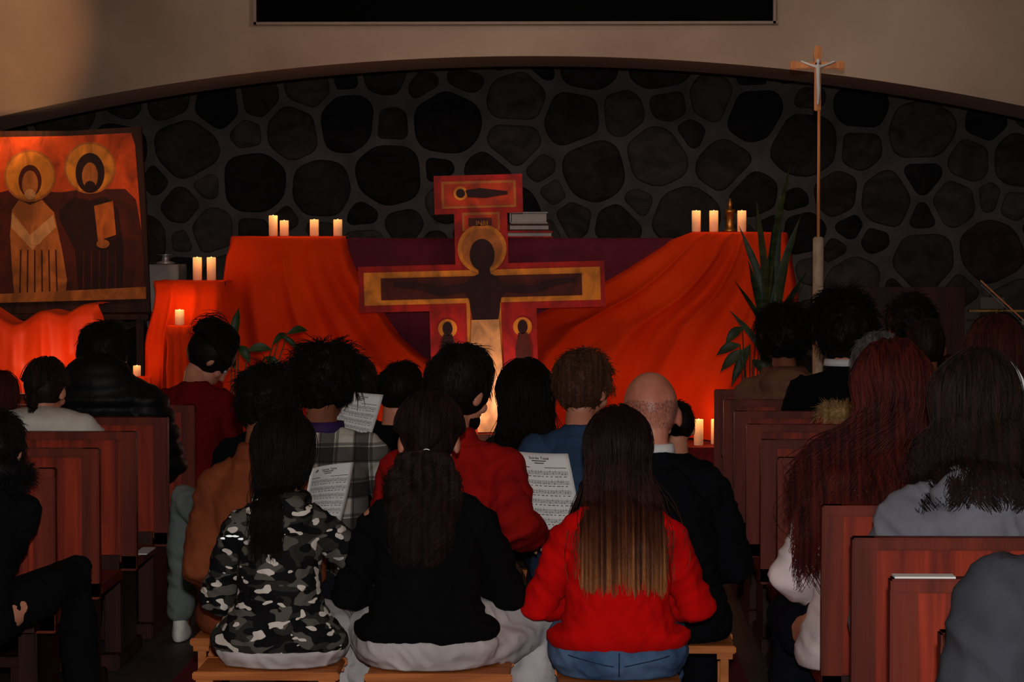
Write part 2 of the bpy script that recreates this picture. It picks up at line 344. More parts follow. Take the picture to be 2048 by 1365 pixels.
def person(label, px, topy, Yo, hs, bow=20, hyaw=0, lean=.08, side=0, wid=1, top='black_fabric', style='sweater', pants='dark_jeans', hair=('short', 'hair_dark', {}), skin='skin',
           rz=0, vox=.011, wr=None, wl=None, shoe='shoe_black', hem=0, feet=None, hips=1.0, elbow=(.5, -.45, -.85), head=1.09, slope=0, spread=.15, arm=1.0, hood=0):
    rnd = random.Random(int(px*7+Yo*13)); so = rnd.uniform(0, 50)
    bowr = R(bow)
    yy = lambda z: lean*(max(z, 0)/.62)**1.4 - .035*sin(pi*min(max(z/.62, 0), 1))
    xx = lambda z: side*(max(z, 0)/.66)
    neck = V((xx(.655), yy(.655)+.012, .655))
    H = .655 + (.105*cos(bowr) + .112 + .012)*head
    s = 1.0
    for _ in range(3):
        Yh = Yo + s*(neck.y + .1*sin(bowr)); tp = P(px, topy, Yh); s = (tp.z - hs)/H
    ox = tp.x - s*(neck.x)
    root = empty('person', (ox, Yo, 0), label, 'person', None, rz)
    zf = -hs/s
    Hm = MX.Translation(neck) @ MX.Rotation(R(hyaw), 4, 'Z') @ MX.Rotation(-bowr, 4, 'X') @ MX.Scale(head, 4)
    hr = MX.Rotation(R(hyaw), 4, 'Z') @ MX.Rotation(-bowr, 4, 'X')
    hE = lambda r: tuple(k*head for k in r)
    def hp(a, b, c): return Hm @ V((a, b, c))
    def toloc(w):
        w = MX.Rotation(-rz, 3, 'Z') @ (V(w) - V((ox, Yo, 0))); return V((w.x/s, w.y/s, (w.z-hs)/s))
    def fin(name, me, m, parent=None):
        for v in me.vertices: v.co = V((v.co.x*s, v.co.y*s, v.co.z*s + hs))
        o = link(name, me, m, None, True); o.parent = parent or root
        return o
    # joints
    SH = {}; sz = .505 - slope
    for sd in (-1, 1):
        S = V((sd*.168*wid + xx(.52), yy(.53), sz))
        tgt = wr if sd == 1 else wl
        W = toloc(tgt) if tgt is not None else V((sd*.10 + xx(.3)*.5, .27 + lean*.6, .185))
        hint = V((sd*elbow[0], elbow[1], elbow[2]))
        E, W = ik(S, W, .285, .255, hint); SH[sd] = (S, E, W)
    LG = {}
    for sd in (-1, 1):
        hip = V((sd*.09, .02, .085)); spd = spread if not isinstance(spread, tuple) else spread[0 if sd < 0 else 1]
        kn = V((sd*spd, .40 - max(0, spd-.2)*.6, .075)); an = V((sd*spd, .36 - max(0, spd-.2)*.6, zf+.09))
        if feet and sd in feet: kn, an = toloc(feet[sd][0]), toloc(feet[sd][1])
        LG[sd] = (hip, kn, an)
    # body
    bm = bmesh.new()
    loft(bm, [(xx(z), yy(z)+dy, z, rx, ry) for z, rx, ry, dy in ((.01,.12*hips,.10,0), (.05,.14*hips,.11,0), (.10,.14*hips,.11,0), (.2,.125,.09,0), (.3,.13,.095,0), (.42,.15*wid,.10,0), (.5,.14*wid,.09,0), (.55,.10,.07,0), (.60,.058,.056,.005), (.66,.054,.056,.012))])
    tube(bm, [(xx(.56), yy(.58), .57), neck + V((0, .0, .0)), hp(0, -.005, .05)], [.062, .055, .055*head], 16)
    ell(bm, hp(0, -.004, .108), hE((.080, .094, .100)), hr, 28, 20); ell(bm, hp(0, .035, .035), hE((.054, .058, .060)), hr); ell(bm, hp(0, .072, -.008), (.022, .02, .018), hr)
    ell(bm, hp(0, .101, .058), (.011, .016, .014), hr); ell(bm, hp(0, .092, .078), (.008, .014, .024), hr); ell(bm, hp(0, .083, .108), (.045, .014, .011), hr); ell(bm, hp(0, .088, .025), (.023, .012, .009), hr)
    for sd in (-1, 1):
        ell(bm, hp(sd*.083, -.002, .072), (.011, .020, .034), hr @ MX.Rotation(sd*-.35, 4, 'Z')); ell(bm, hp(sd*.05, .06, .055), (.02, .02, .02), hr)
        S, E, W = SH[sd]
        ell(bm, S, (.058, .056, .055)); tube(bm, [S, lerp(S, E, .5), E, lerp(E, W, .4), W], [.05, .045, .038, .037, .026]); hand(bm, W, (W-E).normalized() + V((-sd*.2, 0, -.1)), sd, .55)
        hip, kn, an = LG[sd]; tube(bm, [hip, lerp(hip, kn, .5), kn, lerp(kn, an, .35), an], [.085, .075, .055, .055, .036], 14); tube(bm, [an, an + V((0, .12, -.055))], [.036, .028])
    me = remesh(bm, vox*.72/ s, 2); body = fin('body', me, skin)
    for sd in (-1, 1):
        bm = bmesh.new(); ell(bm, hp(sd*.030, .080, .088), (.013, .012, .009), hr, 12, 8); m = bpy.data.meshes.new('eye'); bm.to_mesh(m); bm.free(); fin('eye', m, 'eye_white', body)
    # pants
    bm = bmesh.new()
    hp_w = .188*hips
    ell(bm, (0, -.005, .075), (hp_w, .165, .11), None, 28, 18); loft(bm, [(0, -.01, .0, hp_w*.8, .13), (0, -.01, .06, hp_w*.95, .145), (0, -.015, .14, hp_w*.80, .120), (xx(.2), yy(.2)-.005, .20, .125*max(hips,.95), .105)])
    for sd in (-1, 1):
        hip, kn, an = LG[sd]; tube(bm, [hip*1.0 + V((sd*.04*(hips-1), 0, 0)), lerp(hip, kn, .5), kn, lerp(kn, an, .4), an + V((0,0,.02))], [.105*hips, .098*hips, .082*max(1, hips*.9), .08*max(1, hips*.9), .062], 18)
    me = remesh(bm, vox/s, 4)
    displace(me, lambda p: .009*noise.noise(V((p.x*9+so, p.y*9, p.z*16))) + .007*(1-2*abs(noise.noise(V((p.x*14+so, p.y*12, p.z*20 + p.x*10))))))
    for v in me.vertices:
        if v.co.y < .2 and v.co.z < .004 and v.co.z > -.2 and abs(v.co.x) < .24: v.co.z = .004
        zt = hem + .012
        if v.co.z > zt and v.co.y < .20:
            k = min(1, (v.co.z-zt)/.03)*min(1, max(0, (.20 - v.co.y)/.06)); f = 1 - .17*k; v.co.x *= f; v.co.y = -.01 + (v.co.y+.01)*f
    bvp = BVHTree.FromPolygons([v.co.copy() for v in me.vertices], [tuple(p.vertices) for p in me.polygons])
    fin('trousers', me, pants)
    for sd in (-1, 1):
        an = LG[sd][2]; bm = bmesh.new()
        loft(bm, [(an.x, an.y+.055, zf+.004, .040, .135), (an.x, an.y+.055, zf+.03, .046, .14), (an.x, an.y+.04, zf+.055, .042, .12), (an.x, an.y+.005, zf+.09, .036, .06), (an.x, an.y-.01, zf+.11, .034, .04)], 20)
        me = remesh(bm, .009, 1); fin('shoe', me, shoe)
    # top
    bm = bmesh.new(); big = style in ('puffer', 'coat')
    g = 1.08 if big else 1.0
    h0 = hem
    loft(bm, [(xx(z), yy(z), z, rx*g, ry*g) for z, rx, ry in ((h0+.004,.180*hips,.152), (h0+.035,.194*hips,.160), (h0+.06,.192*hips,.158), (.17,.178*(wid+hips)/2,.146), (.25,.168*wid,.134), (.36,.168*wid,.130), (.45,.168*wid,.124), (.50,.145*wid,.108), (.54,.112*wid,.088), (.585,.075,.075), (.615,.062,.066))], 32)
    for sd in (-1, 1):
        S, E, W = SH[sd]; q = (1.12 if big else 1.0)*arm
        if style == 'tee': W2 = lerp(S, E, .85); tube(bm, [S, W2], [.07, .066]); ell(bm, S, .070)
        else:
            ell(bm, S - V((sd*.008, 0, .004)), (.064*q, .070*q, .062*q)); tube(bm, [S, lerp(S, E, .5), E, lerp(E, W, .5), W - (W-E).normalized()*.015], [.062*q, .065*q, .064*q, .058*q, .040*q], 16)
        tube(bm, [S + V((0,0,.006)), V((xx(.57), yy(.57), .575))], [.058, .046])
    if style in ('hoodie', 'hoodfur'):
        ell(bm, (xx(.56), yy(.56)-.080, .545), (.120, .050, .072)); ell(bm, (xx(.6), yy(.6)-.05, .595), (.095, .055, .030)); 
        for sd in (-1, 1): ell(bm, (xx(.6)+sd*.075, yy(.6)+.01, .592), (.033, .07, .030))
    if hood:
        ell(bm, (xx(.6), yy(.6)-.06, .62 - .03*(hood-1)), (.165, .11, .14/hood)); ell(bm, (xx(.6), yy(.6)-.02, .56), (.25, .15, .12))
    if style == 'coat': loft(bm, [(xx(.6), yy(.6)-.005, .57, .090, .088), (xx(.6), yy(.6)-.002, .625, .074, .074)])
    me = remesh(bm, vox/s, 4)
    amp = {'puffer': .004}.get(style, .012)
    def fd(p):
        w = noise.noise(V((p.x*5+so, p.y*5, p.z*8 + abs(p.x)*7))); w2 = 1-abs(noise.noise(V((p.x*9+so, p.y*9+3, p.z*18 - abs(p.x)*14))))*2
        w3 = 1-abs(noise.noise(V((p.x*18+so+9, p.y*9+3, p.z*8 + p.x*14))))*2
        f = amp*w + amp*.6*w2 + amp*.45*w3
        if style == 'puffer': f += .014*abs(sin(pi*p.z/.075)) - .008
        if p.z > .57: f *= .3
        f *= min(1, max(.12, (p.z-h0)/.09))
        return f
    displace(me, fd)
    for v in me.vertices:
        if v.co.z < .004 and abs(v.co.x) < .3 and v.co.y < .15: v.co.z = .004
    bvh = BVHTree.FromPolygons([v.co.copy() for v in me.vertices], [tuple(p.vertices) for p in me.polygons])
    nm = {'sweater': 'sweater', 'hoodie': 'hoodie', 'hoodfur': 'coat', 'puffer': 'puffer_jacket', 'coat': 'jacket', 'tee': 'shirt', 'shirt': 'shirt'}[style]
    topo = fin(nm, me, top)
    # ---- hair
    kind, hm, o = hair
    hc, hrr = V((0, -.014, .113)), V((.087, .095, .102))
    paths = []; cap = bmesh.new()
    def surf(n, off=0): return hc + V((n.x*(hrr.x+off), n.y*(hrr.y+off), n.z*(hrr.z+off)))
    def ok(p): return not ((p.y > .05 and p.z < .155) or p.z < o.get('nape', .025) or (p.y > .0 and p.z < .085))
    vol = o.get('vol', 0)
    warp = lambda p: V((noise.noise(p*9+V((so,0,0))), noise.noise(p*9+V((0,so,3))), noise.noise(p*9+V((5,0,so)))))*o.get('warp', .016 if kind in ('short', 'curly') else .005)
    if kind in ('short', 'curly', 'grey'):
        ell(cap, hp(hc.x, hc.y, hc.z), hE((hrr.x+vol, hrr.y+vol, hrr.z+vol)), hr, 28, 20)
        n0 = o.get('n', 2600 if vox < .012 else 800)
        cr = V((0, -.45, .9)).normalized()
        for qi in range(n0):
            n = V((rnd.gauss(0, 1), rnd.gauss(0, 1), rnd.gauss(0, 1))).normalized(); p = surf(n, vol-.003)
            if not ok(p): continue
            t = (n - cr*1.0); t = t - n*t.dot(n); jt = .3 if kind == 'curly' else .2
            cj = V((noise.noise(p*22), noise.noise(p*22+V((9,0,0))), noise.noise(p*22+V((0,9,0)))))*.8
            t = (t.normalized() if t.length > .05 else V((1, 0, 0))) + V((rnd.gauss(0, jt), rnd.gauss(0, jt), rnd.gauss(0, jt))) + cj
            L = o.get('L', .028)*rnd.uniform(.6, 1.2); pth = []; lift = o.get('lift', .10) + (.35 if qi % 18 == 0 else 0)
            if kind == 'curly':
                a = V((0,0,1)).cross(n); a = a.normalized() if a.length > .1 else V((1,0,0)); b = n.cross(a); ph = rnd.uniform(0, 6.3); cr_ = o.get('cr', .005)
                for k in range(9): pth.append(hp(*(p + n*(L*.28*sin(k/8*2.2)) + t*L*.8*k/8 + a*cr_*cos(ph+k*.8) + b*cr_*sin(ph+k*.8))))
            else:
                for k in range(5):
                    f = k/4; pth.append(hp(*(p + t*L*f + n*(.003 + L*lift*f - L*.42*f*f))))
            paths.append([q + warp(q) for q in pth])
        capme = remesh(cap, .008, 1); amp2 = .010 if kind == 'curly' else .003
        displace(capme, lambda p: amp2*noise.noise(p*(38 if kind == 'curly' else 30)))
        for v in capme.vertices: v.co = v.co + warp(v.co)
        sm = strand_mesh(paths, o.get('r', .0017 if kind == 'curly' else .0014))
    elif kind in ('long', 'pony', 'bun'):
        ell(cap, hp(hc.x, hc.y-.002, hc.z), hE((hrr.x+.003+vol*.5, hrr.y+.002+vol*.5, hrr.z+.002+vol*.3)), hr, 28, 20)
        N = o.get('n', 900); L = o.get('L', .45); wd = o.get('w', .10); wave = o.get('wave', 0); tie = o.get('tie')
        nz = hp(0, -.10, .06).z
        for q in range(N):
            stray = q % 22 == 0
            layer = rnd.random(); az = rnd.uniform(-1, 1)*R(o.get('az', 125)); x = sin(az); yv = -cos(az)
            off = .004 + .010*layer + vol*(.5+.5*layer) + (rnd.uniform(.002, .010) if stray else 0); pth = []
            st = rnd.uniform(0, .5)
            for k in range(8):      # crown to nape along the skull
                th = lerp(st*1.2, 1.95 if kind == 'long' else 1.7, k/7); a2 = 0 if kind != 'long' else .05*sin(th*4 + round(az*8)); n = V((sin(az+a2)*sin(th), -cos(az+a2)*sin(th), cos(th)))
                pth.append(hp(*surf(n, off)))
            if kind == 'long':
                cx = neck.x + o.get('dx', 0)
                clump = round(az*9)/9; xt = cx + (sin(lerp(clump, az, .6))*wd*1.15 + rnd.gauss(0, .03 if stray else .006))
                z = pth[-1].z; y = pth[-1].y; rg = o.get('rag', .8)
                zend = nz - L*(lerp(rg, 1.0, rnd.random()) + .10*noise.noise(V((clump*7, so, 0)))); ns = 18; ph = clump*5 + rnd.gauss(0, .25); xs = pth[-1].x
                for k in range(1, ns+1):
                    f = k/ns; zz = lerp(z, zend, f); f2 = min(1, f*1.4); X = lerp(xs, xt, f2*f2*(3-2*f2)) + wave*f*sin(f*o.get('wf', 13)+ph)
                    h = bvh.ray_cast(V((X, -2, zz)), V((0, 1, 0)))
                    yt = (h[0].y - .004 - .018*layer) if h[0] is not None else y
                    if yt > y: y = y + min(.008, (yt-y)*.4)
                    else: y = yt if (y-yt) < .03 or zz < .5 else max(yt, y-.035)
                    pth.append(V((X, y + wave*.3*cos(f*9+ph), zz)))
            else:
                T = hp(*tie); pth = pth[:7]
                e = pth[-1]
                for k in (1, 2, 3): pth.append(lerp(e, T, k/3.2) + (V((0,-.008,0))))
                pth.append(T.copy())
                if kind == 'pony' and q % 2 == 0:
                    a = rnd.uniform(0, 6.28); rr_ = sqrt(rnd.random()); sp = o.get('sp', .06)*rr_; ns = 18; zend = T.z - L*rnd.uniform(.45, 1); y = T.y - .02; cl = round(a*2.2)/2.2; ph = cl*3 + rnd.gauss(0, .35)
                    for k in range(1, ns+1):
                        f = k/ns; zz = lerp(T.z, zend, f); bulge = sin(pi*min(1, .12+f*.80))**.5 ; X = T.x + o.get('dx', 0)*f + sp*cos(cl)*bulge + wave*sin(f*17+ph)*min(1, f*3)
                        h = bvh.ray_cast(V((X, -2, zz)), V((0, 1, 0))); yt = h[0].y - .006 if h[0] is not None else y
                        y = min(y + .012, yt); pth.append(V((X, min(y, T.y+.04) - .035*rr_*(.5+.5*sin(cl))*bulge + wave*.5*cos(f*17+ph), zz)))
            paths.append([p + warp(p) for p in pth])
        if kind == 'bun':
            c = hp(*o['bun']); ell(cap, c, o.get('br', .045), None, 20, 14)
            for q in range(340):
                a = V((rnd.gauss(0,1), rnd.gauss(0,1), rnd.gauss(0,1))).normalized(); b = a.cross(V((rnd.gauss(0,1), rnd.gauss(0,1), rnd.gauss(0,1)))).normalized(); br = o.get('br', .045)*rnd.uniform(.9, 1.2)
                paths.append([c + (a*cos(t*.35) + b*sin(t*.35))*(br + (.04*t/8 if q % 5 == 0 else 0)) for t in range(9)])
        capme = remesh(cap, .008, 1); displace(capme, lambda p: .003*noise.noise(p*30))
        sm = strand_mesh(paths, o.get('r', .0021), .0008)
    elif kind == 'bald':
        for _ in range(3000):
            n = V((rnd.gauss(0, 1), -abs(rnd.gauss(0, 1)), rnd.uniform(-.8, .15))).normalized(); p = V((0, -.004, .108)) + V((n.x*.0795, n.y*.0935, n.z*.0995))
            if p.z < .02 or p.z > .085 + .03*abs(n.x): continue
            paths.append([hp(*p), hp(*(p + n*.0008 + V((0, 0, -.005))))])
        capme = None; sm = strand_mesh(paths, .00045)
    bm = bmesh.new()
    if capme: bm.from_mesh(capme)
    bm.from_mesh(sm); me = bpy.data.meshes.new('hair'); bm.to_mesh(me); bm.free(); hob = fin('hair', me, hm)
    info = dict(root=root, hp=hp, fin=fin, s=s, hs=hs, neck=neck, xx=xx, yy=yy, SH=SH, hr=hr, rnd=rnd, bvh=bvh, bvp=bvp, toloc=toloc, top=topo, hair=hob, hem=hem)
    return info
def bmesh_fin(info, name, bm, m, parent=None):
    me = bpy.data.meshes.new(name); bmesh.ops.recalc_face_normals(bm, faces=bm.faces[:]); bm.to_mesh(me); bm.free(); return info['fin'](name, me, m, parent)
def fur_ring(info, c, rx, ry, m, L=.04, n=900, name='fur_trim', arc=(0, 2*pi), tr=.022, tilt=0):
    rnd = info['rnd']; paths = []
    for _ in range(n):
        a = rnd.uniform(*arc); b = rnd.uniform(0, 6.28); o = V((cos(a)*rx, sin(a)*ry, -sin(a)*tilt)); out = V((cos(a)*cos(b), sin(a)*cos(b), sin(b)))
        p = V(c) + o + out*tr; j = V((rnd.gauss(0,.35), rnd.gauss(0,.35), rnd.gauss(0,.35)))
        Lq = L*rnd.uniform(.5, 1.1); paths.append([p, p + (out+j*.5)*Lq*.5, p + (out+j)*Lq - V((0,0,Lq*.35))])
    sm = strand_mesh(paths, .0013, .0003); bm = bmesh.new(); bm.from_mesh(sm)
    tube(bm, [V(c) + V((cos(a)*rx, sin(a)*ry, -sin(a)*tilt)) for a in [lerp(arc[0], arc[1]-.01, k/24) for k in range(25)]], tr, 10)
    me = bpy.data.meshes.new(name); bm.to_mesh(me); bm.free(); return info['fin'](name, me, m, info['top'])
def collar(info, m, z=.60, h=.035, r=.066, name='collar'):
    bm = bmesh.new(); x, y = info['xx'](.61), info['yy'](.61)
    loft(bm, [(x, y, z, r+.006, r+.006), (x, y+.004, z+h, r, r)], 28); bmesh_fin(info, name, bm, m)
SX = lambda px, py, Y: P(px, py, Y).x
OUT = (1.0, -.55, -.35)
# front row --------------------------------------------------------
A = person('person in a grey camouflage hoodie with long straight black hair on a low stool', 566, 820, 7.40, .36, 22, 0, .07, 0, .86, 'camo', 'hoodie', 'grey_sweat', ('long', 'hair_black', dict(L=.37, w=.038, dx=-.035, wave=.010, n=1500, rag=.5)), 'skin', vox=.007, hips=1.28, hem=.045, wr=P(690, 1080, 7.72), head=1.16, slope=.02, elbow=(.8, -.5, -.7))
B = person('person in a black sweater and pale grey sweatpants with a low dark ponytail', 858, 786, 7.38, .36, 24, 0, .07, 0, 1.0, 'black_fabric', 'sweater', 'grey_sweat', ('pony', 'hair_dark', dict(L=.38, sp=.115, dx=-.025, tie=(0, -.105, .02), wave=.024, n=3600, r=.0018)), 'skin', vox=.007, hips=1.26, hem=.085, elbow=(1, -.5, -.5), head=1.14, slope=.03, spread=(.22, .34))
C = person('person in a bright red sweatshirt and jeans with very long brown hair fading to blond', 1236, 815, 7.38, .335, 20, 0, .06, 0, 1.0, 'red_fleece', 'sweater', 'jeans', ('long', 'hair_ombre', dict(L=.46, w=.115, dx=.018, n=3400, wave=.006, rag=.68, r=.0019)), 'skin', vox=.007, hips=1.26, hem=.095, elbow=(1, -.5, -.5), head=1.14, slope=.035)
bm = bmesh.new(); t = B['hp'](0, -.118, .012); tube(bm, [t + V((.012*cos(a), -.006, .006*sin(a))) for a in [.6 + k*.25 for k in range(8)]], .0025, 8); bmesh_fin(B, 'hair_tie', bm, 'silver', B['hair'])
# jeans seams
def seam(info, pts):
    out = []
    for x, z in pts:
        h = info['bvp'].ray_cast(V((x, -2, z)), V((0, 1, 0)))
        if h[0] is not None: out.append(h[0] + V((0, -.0005, 0)))
    return out
bm = bmesh.new()
for pts in ([(0, .02 + .01*k) for k in range(9)], [(-.02 - .015*k, .055 + .003*k) for k in range(11)], [(.02 + .015*k, .055 + .003*k) for k in range(11)]):
    q = seam(C, pts)
    if len(q) > 2: tube(bm, q, .0022, 6)
bmesh_fin(C, 'seam', bm, 'seam')
# second row
D = person('person in a camel brown jacket with short curly black hair, left of the plaid shirt', 527, 724, 8.10, .345, 24, -18, .08, 0, .88, 'camel_suede', 'coat', 'dark_jeans', ('curly', 'hair_black', dict(vol=.006, L=.035)), 'skin_brown', vox=.009, wl=P(446, 1180, 8.25), slope=.035, elbow=(.12, -.45, -1), arm=.94)
Fp = person('person in a black and cream plaid flannel shirt with a purple collar', 645, 686, 8.75, .37, 20, -14, .09, 0, 1.0, 'plaid', 'shirt', 'dark_jeans', ('curly', 'hair_black', dict(vol=.022, L=.045)), 'skin_brown', vox=.010, wr=P(735, 905, 9.0), hem=.02)
collar(Fp, 'purple', .575, .042, .082)
G = person('person in a dark red jacket with short black hair holding out a song sheet', 905, 688, 8.22, .36, 20, -42, .06, 0, 1.0, 'red_jacket', 'coat', 'tan_fleece', ('short', 'hair_black', dict(vol=.010, L=.028, nape=.03)), 'skin', vox=.008, wr=P(1066, 1068, 8.28), elbow=(.35, -.45, -.9), slope=.015)
bm = bmesh.new(); ell(bm, G['hp'](0, .046, .012), (.056, .060, .042), G['hr']); ell(bm, G['hp'](0, .09, .04), (.026, .012, .007), G['hr']); bmesh_fin(G, 'beard', bm, 'hair_black')
K = person('bald person in a black suit jacket with a white collar, head bowed', 1303, 731, 8.05, .335, 22, 4, .06, -.03, 1.06, 'suit_fabric', 'coat', 'suit_fabric', ('bald', 'stubble', {}), 'skin_pink', vox=.008, head=1.15, elbow=(.8, -.5, -.6), hips=1.15)
collar(K, 'collar_white', .615, .034, .071)
J = person('person in a blue t-shirt with wavy brown hair, left of the bald person', 1160, 698, 9.0, .37, 15, -32, .06, -.01, .95, 'blue_tee', 'tee', 'dark_jeans', ('curly', 'hair_brown', dict(vol=.008, L=.034, cr=.006)), 'skin', vox=.010)
I = person('person with long straight black hair in an olive top, seen above the held song sheet', 1053, 728, 9.65, .36, 22, 10, .07, 0, .88, 'olive', 'sweater', 'dark_jeans', ('long', 'hair_black', dict(L=.34, w=.115, n=1500, vol=.02)), 'skin', vox=.011, head=1.15)
H2 = person('child in a black top with short black hair and one bare ear showing', 790, 722, 9.75, .36, 20, -40, .06, 0, .85, 'black_fabric', 'sweater', 'dark_jeans', ('short', 'hair_black', dict(vol=.005)), 'skin', vox=.011)
H1 = person('dark-haired person mostly hidden between the plaid shirt and the child in black', 716, 712, 10.4, .36, 20, 10, .06, 0, .8, 'black_fabric', 'sweater', 'dark_jeans', ('short', 'hair_dark', dict(vol=.012)), 'skin', vox=.013)
L1 = person('dark-haired child half hidden behind the shoulder of the bald person', 1354, 800, 9.55, .34, 20, 0, .05, 0, .8, 'black_fabric', 'sweater', 'dark_jeans', ('short', 'hair_black', dict(vol=.006)), 'skin', vox=.013, head=1.0)
E = person('person in sage grey trousers and white sneakers, mostly hidden behind the camel jacket', 520, 752, 9.62, .38, 30, 0, .10, 0, .85, 'black_fabric', 'sweater', 'sage', ('short', 'hair_dark', {}), 'skin', vox=.012, shoe='shoe_white', head=1.0, feet={-1: (P(372, 1000, 9.88), P(360, 1232, 10.00))})
# left pews
M_ = person('person in a dark red sweater with messy black hair pinned up, head bowed right', 396, 652, 10.98, .42, 46, -72, .10, .02, .88, 'maroon_knit', 'sweater', 'dark_jeans', ('bun', 'hair_black', dict(tie=(0, -.10, .15), bun=(-.02, -.075, .17), br=.062, vol=.020, n=900)), 'skin', vox=.011, head=1.12)
bm = bmesh.new(); tube(bm, [M_['hp'](-.12+.004*k, -.06+.02*k, .10+.022*k) for k in range(5)], .003, 8); bmesh_fin(M_, 'hair_clip', bm, 'collar_white', M_['hair'])
N = person('person in a bulky black hooded puffer jacket in the left pews', 208, 645, 10.29, .42, 34, 0, .12, .0, 1.25, 'black_puffer', 'puffer', 'navy', ('short', 'hair_black', dict(vol=.02)), 'skin', vox=.011, elbow=OUT, arm=1.3, hood=1, slope=-.03, feet={1: (P(300, 1010, 10.62), P(272, 1200, 10.62))})
O = person('child in a cream white puffer jacket with tied dark hair in the left pews', 88, 716, 9.54, .42, 18, -15, .06, 0, 1.15, 'white_puffer', 'puffer', 'navy', ('pony', 'hair_dark', dict(L=.10, sp=.03, tie=(0, -.10, .06), n=900)), 'skin', vox=.011, elbow=OUT, arm=1.3, hood=2, slope=-.05)
Pp = person('person in a black coat with a black fur-trimmed hood at the near left', -8, 822, 7.33, .42, 30, 0, .14, .10, .95, 'black_fabric', 'hoodfur', 'black_fabric', ('short', 'hair_black', dict(vol=.01)), 'skin', vox=.011, wr=P(-120, 1160, 7.50), elbow=(.35, -.3, -1), feet={1: (P(150, 1150, 7.72), P(165, 1390, 7.72))})
fur_ring(Pp, (Pp['xx'](.6), Pp['yy'](.6)-.01, .65), .125, .11, 'fur_black', .03, 2600, tr=.045, tilt=.03)
Q = person('person with dark red-brown hair cut off by the left edge of the photo', 0, 742, 10.29, .42, 18, 0, .06, 0, .9, 'maroon_knit', 'sweater', 'navy', ('long', 'hair_redbrown', dict(L=.15, w=.07, n=400)), 'skin', vox=.013)
# right pews
Rr = person('person in a brown hooded top with fluffy dark hair near the snake plant', 1568, 612, 11.43, .42, 12, 0, .06, 0, 1.0, 'tan_fleece', 'hoodie', 'navy', ('curly', 'hair_black', dict(vol=.022, L=.04)), 'skin_brown', vox=.0119)
S_ = person('person in a black coat with a pale collar and bushy dark hair', 1690, 590, 10.70, .42, 14, 12, .06, 0, 1.0, 'black_fabric', 'coat', 'navy', ('curly', 'hair_black', dict(vol=.035, L=.045)), 'skin', vox=.0119)
collar(S_, 'collar_white', .618, .026, .085)
T_ = person('grey-haired person in a red jacket with a tan fur-trimmed hood', 1754, 668, 9.97, .42, 14, 0, .06, .09, 1.15, 'red_jacket', 'hoodfur', 'navy', ('short', 'hair_grey', dict(vol=.016)), 'skin_pink', vox=.0119)
fur_ring(T_, (T_['xx'](.6)-.07, T_['yy'](.6)-.05, .555), .15, .09, 'fur_tan', .035, 3000, tr=.032, tilt=.02)
U1 = person('dark-haired person in black behind the choir bench and pale collar', 1822, 588, 12.16, .42, 8, 0, .05, 0, .95, 'black_fabric', 'coat', 'navy', ('curly', 'hair_black', dict(vol=.02)), 'skin', vox=.014)
U2 = person('person with close-cropped greying dark hair in the right pews', 1852, 632, 11.43, .42, 10, 0, .05, 0, 1.0, 'black_fabric', 'coat', 'navy', ('short', 'hair_dark', dict(vol=.004, L=.02)), 'skin_brown', vox=.014)
U3 = person('dark-haired person in black at the far right rear, by the music stand', 2000, 625, 12.16, .42, 8, 0, .05, 0, .95, 'black_fabric', 'coat', 'navy', ('curly', 'hair_black', dict(vol=.015)), 'skin', vox=.014)
Y_ = person('person with reddish brown hair near the right edge, behind the headband', 1992, 632, 9.24, .42, 10, 0, .05, 0, 1.0, 'black_fabric', 'coat', 'navy', ('long', 'hair_redbrown', dict(L=.2, w=.08, n=900)), 'skin', vox=.012)
W_ = person('person in a white sweater with long wavy auburn hair in the right pews', 1788, 692, 7.04, .42, 18, 10, .08, .10, .88, 'white_knit', 'sweater', 'navy', ('long', 'hair_auburn', dict(L=.52, w=.13, dx=-.12, wave=.028, wf=12, n=2800, vol=.012, rag=.45, r=.0019, warp=.012)), 'skin', vox=.009, wl=P(1672, 1215, 7.28), elbow=(.75, -.3, -.7), head=1.05, arm=.9)
X_ = person('person in a heather grey hoodie with shoulder-length dark hair and a pale headband', 1950, 706, 6.32, .42, 12, -28, .06, .02, 1.05, 'heather_grey', 'hoodie', 'navy', ('long', 'hair_dark', dict(L=.22, w=.12, wave=.014, n=3200, vol=.006, rag=.45, r=.0016, warp=.012)), 'skin', vox=.008, head=1.02, slope=.02, arm=1.1)
bm = bmesh.new(); tube(bm, [X_['hp'](.116*sin(a), .010-.02*cos(a), .108+.124*cos(a)) for a in [lerp(-1.5, 1.5, k/20) for k in range(21)]], .0055, 8); bmesh_fin(X_, 'headband', bm, 'collar_white', X_['hair'])
Z_ = person('person in a slate grey jacket cut off by the lower right corner', 2250, 640, 4.12, .42, 10, 0, .05, 0, 1.0, 'slate', 'coat', 'navy', ('short', 'hair_dark', {}), 'skin', vox=.012, hips=1.1)
for info, lb in ((A, 'low pine stool under the camouflage hoodie wearer'), (B, 'low pine stool under the black sweater wearer'), (C, 'low pine stool under the red sweatshirt wearer'), (D, 'low pine stool under the camel jacket wearer, its left corner showing'),
                 (Fp, 'low pine stool under the plaid shirt wearer'), (G, 'low pine stool under the dark red jacket wearer'), (K, 'low pine stool under the bald person, its right end showing'), (J, 'low pine stool under the blue t-shirt wearer'),
                 (I, 'low pine stool under the olive top wearer'), (H2, 'low pine stool under the child in black'), (H1, 'low pine stool under the hidden dark-haired person'), (L1, 'low pine stool under the half hidden child'), (E, 'low pine stool under the wearer of white sneakers')):
    r = info['root']; x = r.location.x + {id(K): .05, id(A): -.025, id(B): .04, id(D): -.02}.get(id(info), 0)
    stool(x, r.location.y - .01, lb, random.uniform(-.03, .03), info['hs'], .42 if info in (A, B) else .36 if info in (C, D, K) else .30)
